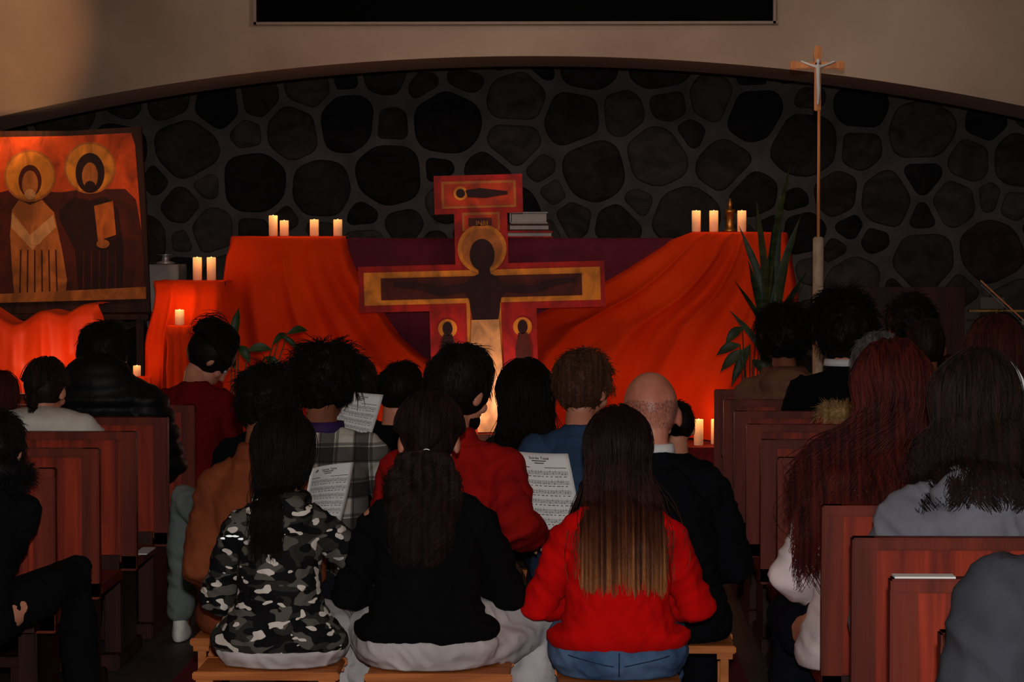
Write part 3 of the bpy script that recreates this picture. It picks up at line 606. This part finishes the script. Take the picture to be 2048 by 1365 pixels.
# reflective strip on the camouflage sleeve
bm = bmesh.new()
for sx in range(4):
    z0 = .47 - .01*abs(sx-1.5); x0 = -.20 + .022*sx; h = A['bvh'].ray_cast(V((x0, -2, z0)), V((0, 1, 0)))
    if h[0] is not None: ell(bm, h[0], (.014, .003, .004))
bmesh_fin(A, 'reflective_strip', bm, 'reflect', A['top'])
# ------------------------------------------------------------------ song sheets
def sheet(label, c, depth, title=True):
    TL, TR, BR, BL = [P(x, y, Y) for (x, y), Y in zip(c, depth)]
    def S(u, v, off=0):
        p = lerp(lerp(TL, TR, u), lerp(BL, BR, u), v); n = (TR-TL).cross(BL-TL).normalized()
        if n.y > 0: n = -n
        return p + n*(off - .012*sin(pi*u) + .004*sin(pi*v))
    root = empty('song_sheet', BL, label, 'paper', 'song sheets held by the people')
    bm = bmesh.new(); grid(bm, lambda u, v: S(u, v), 12, 12)
    def md(o): m = o.modifiers.new('s', 'SOLIDIFY'); m.thickness = .0008
    me = tmp_eval(bm, md); po = link('paper', me, 'paper', root)
    bm = bmesh.new()
    def bar(u0, u1, v0, v1):
        n = 8
        for k in range(n):
            a, b = lerp(u0, u1, k/n), lerp(u0, u1, (k+1)/n)
            bm.faces.new([bm.verts.new(S(*q, .0016)) for q in ((a, v0), (b, v0), (b, v1), (a, v1))])
    rnd = random.Random(3)
    bar(.36, .60, .10, .112); bar(.40, .56, .13, .142)
    for st in range(6):
        v = .24 + st*.125
        for l in range(5): bar(.08, .93, v + l*.011, v + l*.011 + .0028)
        for k in range(16):
            u = .12 + k*.05 + rnd.uniform(-.01, .01); q = v + rnd.uniform(-.005, .04); bar(u, u+.014, q, q+.010); bar(u+.011, u+.014, q-.03, q)
        for k in range(11):
            u = .1 + k*.075; bar(u, u + rnd.uniform(.03, .06), v+.066, v+.075)
    bar(.55, .92, .19, .198); bar(.08, .3, .19, .2)
    for (x, y, w2, h2) in ((.16, .06, .07, .012), (.19, .045, .02, .05), (.15, .075, .03, .02)): bar(x, x+w2, y, y+h2)
    ob('printed_music', bm, 'ink', po)
    if title:
        cu = bpy.data.curves.new('txt', 'FONT'); cu.body = 'Soirée Taizé'; cu.align_x = 'CENTER'; cu.size = 1; cu.offset = .02
        o = bpy.data.objects.new('txt', cu); COL.objects.link(o); bpy.context.view_layer.update()
        me = bpy.data.meshes.new_from_object(o.evaluated_get(bpy.context.evaluated_depsgraph_get())); bpy.data.objects.remove(o)
        for v in me.vertices: v.co = S(.49 + v.co.x*.068, .085 - v.co.y*.048, .0018)
        link('title_text', me, 'ink', po, False)
    return root
sheet('white song sheet held out beside the dark red jacket', [(1018, 902), (1136, 908), (1166, 1062), (1054, 1056)], (8.30, 8.34, 8.26, 8.22))
sheet('white song sheet held up in front of the plaid shirt wearer', [(690, 781), (767, 790), (731, 905), (650, 880)], (9.12, 9.22, 9.12, 9.02))
sheet('white song sheet held by the camouflage hoodie wearer', [(622, 938), (708, 925), (680, 1050), (596, 1050)], (7.68, 7.86, 7.82, 7.66))
tag(ob('loose_paper', BX([((SX(1850, 1150, 5.35), 5.37, .906), (.13, .05, .004))]), 'paper'), 'white paper lying on top of the second nearest right pew', 'paper')
tag(ob('loose_paper', BX([((SX(292, 1075, 9.6), 9.57, .4205), (.05, .2, .004))]), 'paper'), 'white paper lying on a left pew seat by the aisle', 'paper')
# ------------------------------------------------------------------ altar & cloths
aw0, aw1 = SX(560, 478, 13.5), SX(1480, 478, 13.5)
al = empty('altar', ((aw0+aw1)/2, 13.9, .55), 'long altar covered with a dark maroon cloth behind the painted cross', 'altar')
ob('altar_table', BX([(((aw0+aw1)/2, 13.9, 1.07), (aw1-aw0, .72, 1.04)), (((aw0+aw1)/2, 13.9, 1.595), (aw1-aw0+.06, .78, .03))], .004), 'old_board', al)
def mc(u, v):
    x = lerp(aw0-.01, aw1+.01, u); 
    if v < .25: return V((x, lerp(14.25, 13.49, v/.25), 1.622))
    k = (v-.25)/.75; return V((x, 13.485 - .012*k*sin(u*90) - .01, lerp(1.62, .60, k)))
bm = bmesh.new(); grid(bm, mc, 160, 24); ob('altar_cloth', bm, 'maroon_cloth', al, True)
def drape(label, zt, zb, Yf, Yb, xl, xr, nf=7, amp=.04, flare=.12, mat='orange_cloth', ztf=None, seed=0, wrap=.12, name='draped_cloth', group='orange cloths draped around the altar'):
    sd = seed*13.7
    def fn(u, v):
        top = v < .15
        k = 0 if top else (v-.15)/.85
        pxl = interp(xl, k) + 5*noise.noise(V((k*4+sd, 0, 0))); pxr = interp(xr, k) + 6*noise.noise(V((k*4+sd, 5, 0)))
        px = lerp(pxl, pxr, u); x = P(px, 600, Yf).x
        z0 = zt + (ztf(u) if ztf else 0)
        if top:
            t = v/.15; return V((P(lerp(interp(xl,0), interp(xr,0), u), 600, Yf).x, lerp(Yb, Yf, t), z0 + .003*noise.noise(V((u*9+sd, t*4, 0)))))
        w = u + .09*noise.noise(V((u*2.5+sd, k*1.8, 1)))
        f = sin(2*pi*nf*w + sd) + .25*sin(2*pi*nf*2.1*w + 2*k + sd) + 1.1*noise.noise(V((u*nf*.9+sd, k*1.8, 3)))
        a = amp*min(1, .10 + k*1.6)*(.55 + .9*abs(noise.noise(V((u*2.3+sd, k*1.5, 7))))*1.6); e = max(0, 1-u/.06)**2 + max(0, (u-.94)/.06)**2
        edge = min(1, k/.06)
        z = lerp(z0 - .0, zb, k); 
        return V((x + .25*a*sin(2*pi*nf*w + 1.5 + sd), Yf - .02*edge - flare*k**.8 - a*f*.7 + wrap*e*edge, z - .012*edge + .01*edge*sin(u*19+sd)))
    bm = bmesh.new(); grid(bm, fn, 150, 70)
    o = ob(name, bm, mat, None, True); tag(o, label, 'cloth', group); return o
zL, zR = 1.632, 1.655
drape('orange cloth sweeping down from the left end of the altar', zL, .565, 13.44, 14.2, [(0, 462), (.1, 448), (.35, 436), (1, 430)], [(0, 690), (.15, 712), (.35, 762), (.50, 805), (.60, 850), (.68, 905), (1, 930)], 4.2, .075, .22, seed=1)
drape('orange cloth sweeping down from the right end of the altar', zR, .565, 13.44, 14.2, [(0, 1385), (.04, 1340), (.18, 1255), (.30, 1170), (.38, 1095), (.45, 1040), (.6, 1000), (1, 960)], [(0, 1572), (.1, 1585), (.4, 1592), (1, 1600)], 5, .075, .22, seed=2)
drape('orange cloth over the low pedestal left of the altar', 1.398, .565, 13.08, 13.4, [(0, 306), (.2, 300), (1, 272)], [(0, 448), (.3, 458), (1, 478)], 3, .05, .08, seed=3)
drape('shiny orange satin cloth bunched below the painted icon at far left', 1.235, .565, 13.02, 13.36, [(0, -60), (1, -80)], [(0, 196), (.2, 210), (.5, 225), (1, 262)], 4.5, .05, .12, 'orange_satin', seed=4,
      ztf=lambda u: .03*sin(u*13+1.0) + .045*math.exp(-((u-.85)/.13)**2) - .05*math.exp(-((u-.42)/.15)**2))
drape('orange cloth over the candle stand behind the pinned-up hair', 1.17, .565, 12.88, 12.98, [(0, 335), (1, 325)], [(0, 384), (1, 398)], 3, .008, .01, seed=5, wrap=.02)
drape('orange cloth over the small candle stand at the lower left', .905, .565, 12.86, 12.96, [(0, 250), (1, 240)], [(0, 300), (1, 318)], 3, .008, .01, seed=6, wrap=.02)
def ped(label, p0, p1, Yf, Yb, zt):
    x0, x1 = SX(p0, 600, Yf), SX(p1, 600, Yf); o = ob('pedestal', BX([(((x0+x1)/2, (Yf+Yb)/2, (.55+zt)/2), (x1-x0, Yb-Yf, zt-.55))]), 'old_board'); tag(o, label, 'pedestal')
ped('wooden pedestal hidden under the low orange cloth', 318, 440, 13.13, 13.38, 1.385)
ped('wooden stand under the far left satin cloth holding the icon', -60, 190, 13.2, 13.34, 1.10)
ped('narrow stand under the candle behind the pinned-up hair', 342, 376, 12.9, 12.97, 1.155)
ped('small stand under the lower left candle', 258, 292, 12.88, 12.95, .895)
x0, x1 = SX(-40, 600, 13.7), SX(310, 600, 13.7)
it = empty('icon_table', ((x0+x1)/2, 13.75, .55), 'dark wooden table that carries the painted icon', 'table')
ob('table_top', BX([(((x0+x1)/2, 13.72, 1.195), (x1-x0, .5, .03))], .004), 'old_board', it)
for x in (x0+.05, x1-.05):
    for y in (13.52, 13.92): ob('leg', BX([((x, y, .865), (.04, .04, .63))]), 'old_board', it)
# candles
def candle_ob(px, Y, zb, h, label, r=.024, light=0):
    x = SX(px, 600, Y); root = empty('pillar_candle', (x, Y, zb), label, 'candle', 'ivory pillar candles')
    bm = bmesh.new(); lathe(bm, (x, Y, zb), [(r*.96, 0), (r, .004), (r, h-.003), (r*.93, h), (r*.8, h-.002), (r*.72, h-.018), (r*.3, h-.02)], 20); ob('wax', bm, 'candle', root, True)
    bm = bmesh.new(); tube(bm, [(x, Y, zb+h-.022), (x+.001, Y, zb+h-.010)], .0012, 6); wk = ob('wick', bm, 'ink', root)
    bm = bmesh.new(); lathe(bm, (x, Y, zb+h-.017), [(.001, 0), (.005, .004), (.006, .008), (.004, .014), (.0006, .020)], 10); ob('flame', bm, 'flame', wk, True)
    if light:
        l = bpy.data.lights.new('candle_light', 'POINT'); l.energy = light; l.color = (1, .45, .16); l.shadow_soft_size = .03; lo = bpy.data.objects.new('candle_light', l); COL.objects.link(lo); lo.location = (x, Y-.03, zb+h+.05)
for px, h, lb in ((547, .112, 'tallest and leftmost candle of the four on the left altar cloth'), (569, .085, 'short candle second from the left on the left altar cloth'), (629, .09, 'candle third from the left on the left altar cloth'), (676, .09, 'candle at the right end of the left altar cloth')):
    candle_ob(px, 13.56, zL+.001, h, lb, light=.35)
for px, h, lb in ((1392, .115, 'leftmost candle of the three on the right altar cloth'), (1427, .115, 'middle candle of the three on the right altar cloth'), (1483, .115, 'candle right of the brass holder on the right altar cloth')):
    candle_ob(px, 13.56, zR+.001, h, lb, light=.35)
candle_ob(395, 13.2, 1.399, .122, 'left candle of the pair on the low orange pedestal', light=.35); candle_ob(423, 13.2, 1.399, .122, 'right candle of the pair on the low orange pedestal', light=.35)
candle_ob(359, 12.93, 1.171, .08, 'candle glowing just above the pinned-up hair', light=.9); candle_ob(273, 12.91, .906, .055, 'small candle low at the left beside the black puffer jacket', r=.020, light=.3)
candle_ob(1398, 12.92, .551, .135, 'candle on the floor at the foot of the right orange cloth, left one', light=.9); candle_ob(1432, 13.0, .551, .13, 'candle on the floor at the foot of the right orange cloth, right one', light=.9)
# brass holder on altar
x = SX(1460, 450, 13.75); bh = empty('candle_holder', (x, 13.75, zR), 'small brass candle holder between the candles on the right of the altar', 'candle holder')
bm = bmesh.new(); lathe(bm, (x, 13.75, zR), [(.035, 0), (.035, .012), (.022, .02), (.022, .1), (.03, .105), (.03, .125)]); ob('holder', bm, 'brass', bh, True)
bm = bmesh.new(); lathe(bm, (x, 13.75, zR+.12), [(.012, 0), (.013, .04), (.006, .05), (.006, .065)]); ob('cap', bm, 'brass', bh, True)
# books on altar
def book(label, p0, p1, z0, z1, Y, cover):
    xa, xb = SX(p0, 450, Y), SX(p1, 450, Y); r = empty('book', ((xa+xb)/2, Y, z0), label, 'book'); w = xb-xa
    ob('cover', BX([((xa+w/2, Y, z0+.004), (w, .2, .008)), ((xa+w/2, Y, z1-.004), (w, .2, .008)), ((xa+.004, Y, (z0+z1)/2), (.008, .2, z1-z0))], .002), cover, r)
    ob('pages', BX([((xa+w/2+.002, Y, (z0+z1)/2), (w-.02, .185, z1-z0-.018))]), 'linen', r)
book('thick dark red book lying on the altar behind the cross', 1012, 1106, 1.624, 1.66, 13.75, 'paint_red'); book('brown book in the middle of the stack on the altar', 1016, 1100, 1.661, 1.70, 13.75, 'paint_brown')
book('white-covered book on top of the stack on the altar', 1020, 1096, 1.701, 1.765, 13.75, 'linen')
# white side table at left
xa, xb = SX(302, 540, 14.15), SX(366, 540, 14.15); st = empty('side_table', ((xa+xb)/2, 14.15, .55), 'small side table under a white cloth beside the icon', 'table'); zt = P(330, 530, 14.15).z
ob('table_body', BX([(((xa+xb)/2, 14.15, (.55+zt)/2), (xb-xa-.03, .3, zt-.56))]), 'old_board', st)
def tc_(u, v):
    a = u*2*pi; q = max(abs(cos(a)), abs(sin(a))); cx, cy = (xa+xb)/2, 14.15; r = 1 if v > .3 else v/.3
    return V((cx + cos(a)/q*(xb-xa)/2*r*(1+.05*max(0, v-.3)*sin(u*40)), cy + sin(a)/q*.16*r*(1+.06*max(0, v-.3)*sin(u*40)), zt + .003 if v <= .3 else lerp(zt, zt-.35, (v-.3)/.7)))
bm = bmesh.new(); grid(bm, tc_, 100, 14); ob('table_cloth', bm, 'linen', st, True)
bm = bmesh.new(); lathe(bm, ((xa+xb)/2, 14.1, zt+.004), [(.05, 0), (.055, .01), (.02, .02), (.02, .05), (.05, .055)]); tag(ob('offering_bowl', bm, 'silver', None, True), 'small silver dish on the white side table', 'dish')
# ------------------------------------------------------------------ painted cross
YC = 13.02
def plate(name, pts, layer, m, root, Y=YC, th=.002, rot=0, c=(0, 0)):
    bm = bmesh.new(); q = []
    for x, y in pts:
        dx, dy = x-c[0], y-c[1]; x2, y2 = c[0] + dx*cos(rot) + dy*sin(rot), c[1] - dx*sin(rot) + dy*cos(rot); q.append(P(x2, y2, Y - layer))
    f = [bm.verts.new(v) for v in q]; b = [bm.verts.new(v + V((0, th, 0))) for v in q]; n = len(q)
    bm.faces.new(f); bm.faces.new(b[::-1])
    for i in range(n): bm.faces.new((f[i], b[i], b[(i+1) % n], f[(i+1) % n]))
    return ob(name, bm, m, root)
def el(cx, cy, rx, ry, n=28, a0=0, a1=2*pi): return [(cx + rx*cos(lerp(a0, a1, k/n)), cy + ry*sin(lerp(a0, a1, k/n))) for k in range(n)]
def rc(x0, y0, x1, y1): return [(x0, y0), (x1, y0), (x1, y1), (x0, y1)]
cx0 = P(965, 885, YC)
cr = empty('painted_cross', (cx0.x, YC, .55), 'large red painted wooden cross with a haloed figure standing before the altar', 'cross')
kw = dict(rot=R(1.5), c=(963, 575))
def cp(n, pts, l, m, th=.002, root=None): return plate(n, pts, l*.0025+.02, m, root or cb, th=th, **kw)
cb = None
cb = cp('cross_board', [(873, 350), (1050, 350), (1050, 427), (1018, 427), (1018, 528), (1210, 528), (1210, 620), (1072, 620), (1072, 875), (858, 875), (858, 620), (717, 620), (717, 528), (912, 528), (912, 427), (873, 427)], 0, 'paint_red', .045, cr)
cp('gold_panel', rc(888, 362, 1037, 416), 1, 'paint_tan'); cp('painted_panel', rc(893, 367, 1032, 411), 2, 'paint_redlight')
cp('gold_panel', rc(928, 425, 1003, 462), 1, 'paint_tan'); cp('painted_panel', rc(932, 430, 999, 462), 2, 'paint_redlight'); cp('name_plate', rc(940, 436, 987, 452), 3, 'paint_brown')
cp('gold_panel', rc(728, 540, 1201, 606), 1, 'paint_gold'); cp('painted_panel', rc(762, 552, 1164, 596), 2, 'paint_brown')
cp('gold_panel', rc(932, 590, 1001, 872), 1, 'paint_gold'); cp('painted_panel', rc(939, 590, 994, 872), 2, 'paint_redlight')
cp('halo', el(966, 498, 49, 49), 3, 'paint_gold'); cp('halo_ring', el(966, 498, 41, 41), 4, 'paint_tan')
cp('figure', [(788, 560), (830, 560), (880, 572), (930, 566), (948, 552), (958, 548), (958, 535), (980, 535), (982, 548), (994, 554), (1010, 568), (1060, 574), (1110, 560), (1150, 560), (1150, 568), (1112, 574), (1062, 590), (1012, 584), (1000, 600), (998, 625), (994, 640), (996, 660), (940, 660), (944, 640), (940, 620), (938, 600), (928, 584), (880, 590), (832, 574), (788, 568)], 5, 'paint_dark')
cp('figure_head', el(966, 510, 25, 32), 6, 'paint_dark')
cp('robe', [(941, 640), (996, 640), (1001, 735), (990, 865), (948, 865), (936, 730)], 6, 'paint_pale')
for x in (893, 1043):
    cp('small_halo', el(x, 656, 19, 19), 2, 'paint_gold'); cp('small_head', el(x, 656, 10, 14), 3, 'paint_dark'); cp('small_robe', [(x-9, 668), (x+9, 668), (x+17, 700), (x+13, 760), (x-13, 760), (x-16, 700)], 3, 'paint_brown' if x > 950 else 'paint_dark')
cp('small_halo', el(926, 386, 14, 14), 3, 'paint_gold'); cp('small_head', el(926, 386, 9, 9), 4, 'paint_dark'); cp('reclining_figure', [(936, 380), (965, 376), (1020, 384), (1020, 390), (975, 396), (940, 394)], 4, 'paint_dark')
cu = bpy.data.curves.new('txt', 'FONT'); cu.body = 'INRI'; cu.align_x = 'CENTER'; o = bpy.data.objects.new('txt', cu); COL.objects.link(o); bpy.context.view_layer.update()
me = bpy.data.meshes.new_from_object(o.evaluated_get(bpy.context.evaluated_depsgraph_get())); bpy.data.objects.remove(o)
pc = P(963.5, 451, YC-.032)
for v in me.vertices: v.co = pc + V((v.co.x*.034, 0, v.co.y*.034 + 0))
link('name_text', me, 'paint_gold', cb, False)
ob('foot_block', BX([((cx0.x, YC+.06, .575), (.5, .2, .05))], .005), 'old_board', cr)
# ------------------------------------------------------------------ painted icon (generic haloed pair)
YI = 13.62; pi0 = P(140, 620, YI)
ic = empty('painted_icon', (pi0.x, YI, pi0.z), 'large orange painted wooden icon of two haloed robed figures at far left', 'painting')
ib = None
def ip(n, pts, l, m, th=.002, root=None): return plate(n, pts, l*.0025+.02, m, root or ib, Y=YI, th=th)
ib = ip('board', [(-48, 262), (140, 262), (282, 253), (292, 420), (300, 625), (-44, 628)], -4, 'old_board', .04, ic)
ip('painted_ground', [(-38, 275), (140, 272), (262, 266), (270, 290), (280, 420), (292, 596), (-34, 606)], 1, 'paint_orange')
ip('painted_hills', [(-38, 395), (20, 380), (120, 385), (160, 380), (250, 378), (272, 400), (284, 470), (292, 596), (-34, 606)], 2, 'paint_brown'); ip('painted_ground_strip', [(-34, 590), (292, 574), (292, 598), (-34, 607)], 8, 'paint_tan')
for (x, y, hc_) in ((60, 352, 'paint_brown'), (180, 336, 'paint_dark')):
    ip('halo', el(x, y, 52, 52), 3, 'paint_tan'); ip('halo_inner', el(x, y, 48, 48), 4, 'paint_gold')
    ip('hair', el(x, y+10, 23 if x < 100 else 29, 32 if x < 100 else 40), 5, hc_); ip('face', el(x, y+16, 16, 27), 6, 'paint_tan')
    ip('beard', el(x, y+37, 11, 11), 7, 'paint_pale' if x < 100 else 'paint_dark')
ip('robe', [(38, 400), (60, 410), (84, 400), (108, 425), (124, 500), (134, 560), (130, 600), (30, 604), (24, 540), (20, 470), (24, 420)], 5, 'paint_tan')
for k in range(6): ip('robe_fold', [(40+14*k, 500), (43+14*k, 500), (41+15*k, 598), (38+15*k, 598)], 6, 'paint_brown')
ip('robe_mantle', [(24, 425), (60, 470), (106, 430), (112, 455), (64, 500), (22, 455)], 6, 'paint_pale')
ip('robe', [(150, 395), (180, 402), (212, 394), (236, 420), (246, 500), (244, 590), (158, 596), (150, 500), (120, 440), (118, 420)], 5, 'paint_dark')
for k in range(5): ip('robe_fold', [(166+16*k, 500), (168+16*k, 500), (168+16*k, 588), (165+16*k, 588)], 6, 'paint_brown')
ip('painted_book', [(188, 412), (226, 402), (232, 470), (196, 482)], 7, 'paint_book')
ip('hand', el(206, 488, 13, 9), 9, 'paint_tan'); ip('hand', el(70, 480, 14, 11), 8, 'paint_pale')
# ------------------------------------------------------------------ processional cross
YP = 12.98; bx = P(1636, 600, YP).x
pcx = empty('processional_cross', (bx, YP, .55), 'tall standing processional cross with a small pale figure on a thin pole', 'cross')
zt_, zs = P(1632, 92, YP).z, P(1636, 222, YP).z; zb_ = P(1636, 474, YP).z
bm = bmesh.new(); box(bm, (bx-.008, YP, (zt_+zs)/2), (.034, .022, zt_-zs), .004); za = P(1632, 131, YP).z; box(bm, (bx-.008, YP, za), (.265, .022, .034), .004)
for (x, z) in ((bx-.008-.12, za), (bx-.008+.12, za), (bx-.008, zt_-.04)): box(bm, (x, YP, z), (.04, .024, .044), .006)
chd = ob('cross_head', bm, 'pine_light', pcx)
bm = bmesh.new(); zf_ = za - .01; x = bx-.008
tube(bm, [(x-.085, YP-.018, zf_+.03), (x-.04, YP-.02, zf_+.012), (x, YP-.022, zf_), (x+.04, YP-.02, zf_+.012), (x+.085, YP-.018, zf_+.03)], [.005, .007, .010, .007, .005], 8); tube(bm, [(x, YP-.022, zf_+.005), (x, YP-.024, zf_-.07), (x+.003, YP-.024, zf_-.12), (x, YP-.02, zf_-.19)], [.013, .011, .011, .006], 10); ell(bm, (x, YP-.026, zf_+.03), (.011, .011, .014))
me = remesh(bm, .003, 1); link('figure', me, 'pewter', chd)
bm = bmesh.new(); tube(bm, [(bx, YP, zs+.01), (bx, YP, zb_-.02)], .008, 14); ob('pole', bm, 'pine_light', pcx, True)
bm = bmesh.new(); lathe(bm, (bx, YP, .55), [(.14, 0), (.14, .03), (.05, .05), (.028, .08), (.028, zb_-.55-.01), (.02, zb_-.55)]); ob('base', bm, 'stone_base', pcx, True)
# ------------------------------------------------------------------ plants
def blade(bm, base, tip, w, bend, rnd):
    n = 14; base, tip = V(base), V(tip); tw = rnd.uniform(-.6, .6); rowsL = []
    a0 = rnd.uniform(-.6, .6)
    for i in range(n+1):
        f = i/n; p = lerp(base, tip, f) + V(bend)*sin(pi*f)*.5; ww = w*(.55 + 1.6*f*(1-f))*(1 if f < .85 else max(.04, (1-f)/.15)); a = a0 + tw*f
        x = V((cos(a), sin(a), 0)); y = V((-sin(a), cos(a), 0)); rowsL.append((p - x*ww/2, p + y*ww*.12, p + x*ww/2))
    vs = [[bm.verts.new(q) for q in r] for r in rowsL]
    for a, b in zip(vs, vs[1:]):
        for k in range(2): bm.faces.new((a[k], a[k+1], b[k+1], b[k]))
def pot(bm, c, r, h): lathe(bm, c, [(r*.7, 0), (r*.95, h*.85), (r*1.05, h*.87), (r*1.05, h), (r*.92, h), (r*.9, h*.9), (.01, h*.9)])
rnd = random.Random(4)
c = P(1540, 800, 12.98); c.z = .55
sp = empty('snake_plant', c, 'tall dark snake plant with upright sword-shaped leaves beside the right orange cloth', 'plant'); bm = bmesh.new(); pot(bm, c, .13, .22); ob('pot', bm, 'pot', sp, True)
for tx, ty in ((1582, 322), (1562, 372), (1512, 398), (1478, 452), (1545, 440), (1602, 430), (1496, 520), (1468, 560), (1530, 500), (1580, 490), (1616, 540), (1458, 620), (1555, 560), (1515, 600)):
    bm = bmesh.new(); t = P(tx, ty, 12.98 + rnd.uniform(-.1, .1)); blade(bm, c + V((rnd.uniform(-.05, .05), rnd.uniform(-.05, .05), .2)), t, .052, (-(tx-1540)*.0022, 0, 0), rnd); ob('leaf', bm, 'leaf_dark', sp, True)
def leaf(bm, base, tip, w, droop, rnd):
    n = 12; base, tip = V(base), V(tip); d = (tip-base); sd = d.cross(V((0, -1, .4))).normalized(); rowsL = []
    for i in range(n+1):
        f = i/n; p = lerp(base, tip, f) + V((0, 0, droop*sin(pi*f))); ww = w*sin(pi*min(1, f*1.02+.02))**.8; ww = max(ww, .002); rowsL.append((p - sd*ww/2, p + V((0, .012, -.006))*sin(pi*f), p + sd*ww/2))
    vs = [[bm.verts.new(q) for q in r] for r in rowsL]
    for a, b in zip(vs, vs[1:]):
        for k in range(2): bm.faces.new((a[k], a[k+1], b[k+1], b[k]))
def leafy(name, label, px, Y, z, h, leaves, potr=.09, m='leaf'):
    c = P(px, 700, Y); c.z = z; r = empty(name, c, label, 'plant'); bm = bmesh.new(); pot(bm, c, potr, h); ob('pot', bm, 'pot', r, True)
    for (bx_, by_, tx, ty, w) in leaves:
        b, t = P(bx_, by_, Y - .02), P(tx, ty, Y - rnd.uniform(0, .06)); bm = bmesh.new(); tube(bm, [c + V((rnd.uniform(-.02, .02), 0, h*.9)), lerp(c + V((0, 0, h)), b, .55) + V((0, 0, .02)), b], [.005, .004, .003], 6)
        so_ = ob('stem', bm, m, r, True); bm = bmesh.new(); leaf(bm, b, t, w, .015, rnd); ob('leaf', bm, m, so_, True)
leafy('leafy_plant', 'small green plant with broad pointed leaves near the low orange pedestal', 462, 12.55, 0, .25, [(462, 700, 478, 615, .045), (478, 692, 500, 728, .05), (495, 702, 545, 700, .05), (545, 690, 575, 668, .035), (575, 668, 616, 662, .04), (530, 715, 562, 740, .04), (470, 740, 455, 690, .04), (560, 672, 600, 705, .03)])
leafy('leafy_plant', 'low dark broad-leaved plant at the foot of the snake plant', 1500, 12.6, 0, .25, [(1490, 700, 1440, 745, .055), (1480, 690, 1432, 712, .05), (1500, 690, 1462, 775, .05), (1510, 680, 1545, 640, .05), (1505, 720, 1540, 760, .05), (1485, 655, 1450, 690, .05), (1520, 660, 1580, 700, .05)], m='leaf_dark')
# ------------------------------------------------------------------ right background: bench and music stand
xa, xb = SX(1660, 600, 13.6), SX(1935, 600, 13.6); rb = empty('choir_bench', ((xa+xb)/2, 13.6, .55), 'dark red wooden bench at the back right in front of the stone wall', 'bench')
zt = P(1700, 575, 13.6).z
ob('bench_back', BX([(((xa+xb)/2, 13.7, (zt+.9)/2), (xb-xa, .03, zt-.9))], .006), 'pew_dark', rb); ob('bench_seat', BX([(((xa+xb)/2, 13.5, .97), (xb-xa, .4, .035))], .006), 'pew_dark', rb)
for x in (xa+.05, xb-.05): ob('leg', BX([((x, 13.6, .75), (.05, .38, .40))], .005), 'pew_dark', rb)
x = SX(1995, 600, 13.0); ms = empty('music_stand', (x, 13.0, .55), 'music stand with pale sheets at the far right in front of the stone wall', 'music stand'); zt = P(1990, 622, 13.0).z
bm = bmesh.new(); box(bm, (x, 13.0, zt), (.3, .05, .010)); tube(bm, [(x, 13.02, zt), (x, 13.02, .75)], .01, 8)
for a in (0, 2.1, 4.2): tube(bm, [(x, 13.02, .78), (x + .2*cos(a), 13.02 + .16*sin(a), .56)], .008, 8)
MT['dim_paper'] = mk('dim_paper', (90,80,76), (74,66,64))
ob('stand_frame', bm, 'brass', ms); ob('sheets', BX([((x-.03, 12.985, zt+.04), (.12, .006, .06))]), 'dim_paper', ms)
bm = bmesh.new(); a, b = P(1962, 562, 12.9), P(2046, 640, 12.9); tube(bm, [a, b], .004, 8); bw = empty('violin_bow', a, 'thin wooden bow slanting above the heads at the right edge', 'bow'); ob('stick', bm, 'pine_light', bw)
bm = bmesh.new(); tube(bm, [a + V((0, 0, -.02)), b + V((0, 0, -.02))], .0015, 6); tube(bm, [b + V((0, 0, -.024)), b], .006, 6); ob('bow_hair', bm, 'linen', bw)
# ------------------------------------------------------------------ lights
def light(kind, loc, energy, color, target=None, size=.3, **k):
    l = bpy.data.lights.new('lamp', kind); l.energy = energy; l.color = color
    if kind == 'AREA': l.size = size; l.shape = 'DISK'
    else: l.shadow_soft_size = size
    for a, b in k.items(): setattr(l, a, b)
    o = bpy.data.objects.new('lamp', l); COL.objects.link(o); o.location = loc
    if target: o.rotation_euler = (V(target) - V(loc)).to_track_quat('-Z', 'Y').to_euler()
light('POINT', (.02, -.05, 1.86), 780, (1, .96, .93), size=.04)
light('SPOT', (-1.0, 9.6, 5.4), 85, (1, .60, .36), (-.3, 13.4, 1.1), .25, spot_size=R(62), spot_blend=.9)  # added spot, unseen fixture, warms the altar cloths
light('SPOT', (0.3, 10.5, 3.3), 125, (1, .80, .66), (0.2, 14.6, 3.5), .3, spot_size=R(90), spot_blend=1)
light('SPOT', (-2.6, 12.2, 2.0), 110, (1, .50, .20), (-3.7, 14.6, 2.9), .05, spot_size=R(42), spot_blend=.5)
light('SPOT', (-2.6, 12.0, 2.6), 27, (1, .60, .30), (-2.9, 13.6, 1.7), .1, spot_size=R(50), spot_blend=.8)  # added unseen spot to brighten the icon
light('SPOT', (-.5, 10.6, 3.4), 34, (1, .72, .52), (-.47, 13.0, 1.45), .1, spot_size=R(26), spot_blend=.9)  # added narrow unseen spot to lift the painted cross
light('POINT', (P(95, 690, 12.75).x, 12.6, 1.02), 4, (1, .45, .2), size=.1)
light('POINT', (P(965, 800, 12.8).x, 12.8, .80), 4.0, (1, .74, .70), size=.05)
light('POINT', (P(1220, 800, 12.8).x, 12.7, .75), 1.4, (1, .4, .18), size=.08)
light('POINT', (P(700, 800, 12.8).x, 12.7, .75), 1.1, (1, .4, .18), size=.08)
w = bpy.data.worlds.new('world'); SC.world = w; w.use_nodes = True; w.node_tree.nodes['Background'].inputs[0].default_value = (.5, .4, .36, 1); w.node_tree.nodes['Background'].inputs[1].default_value = .02
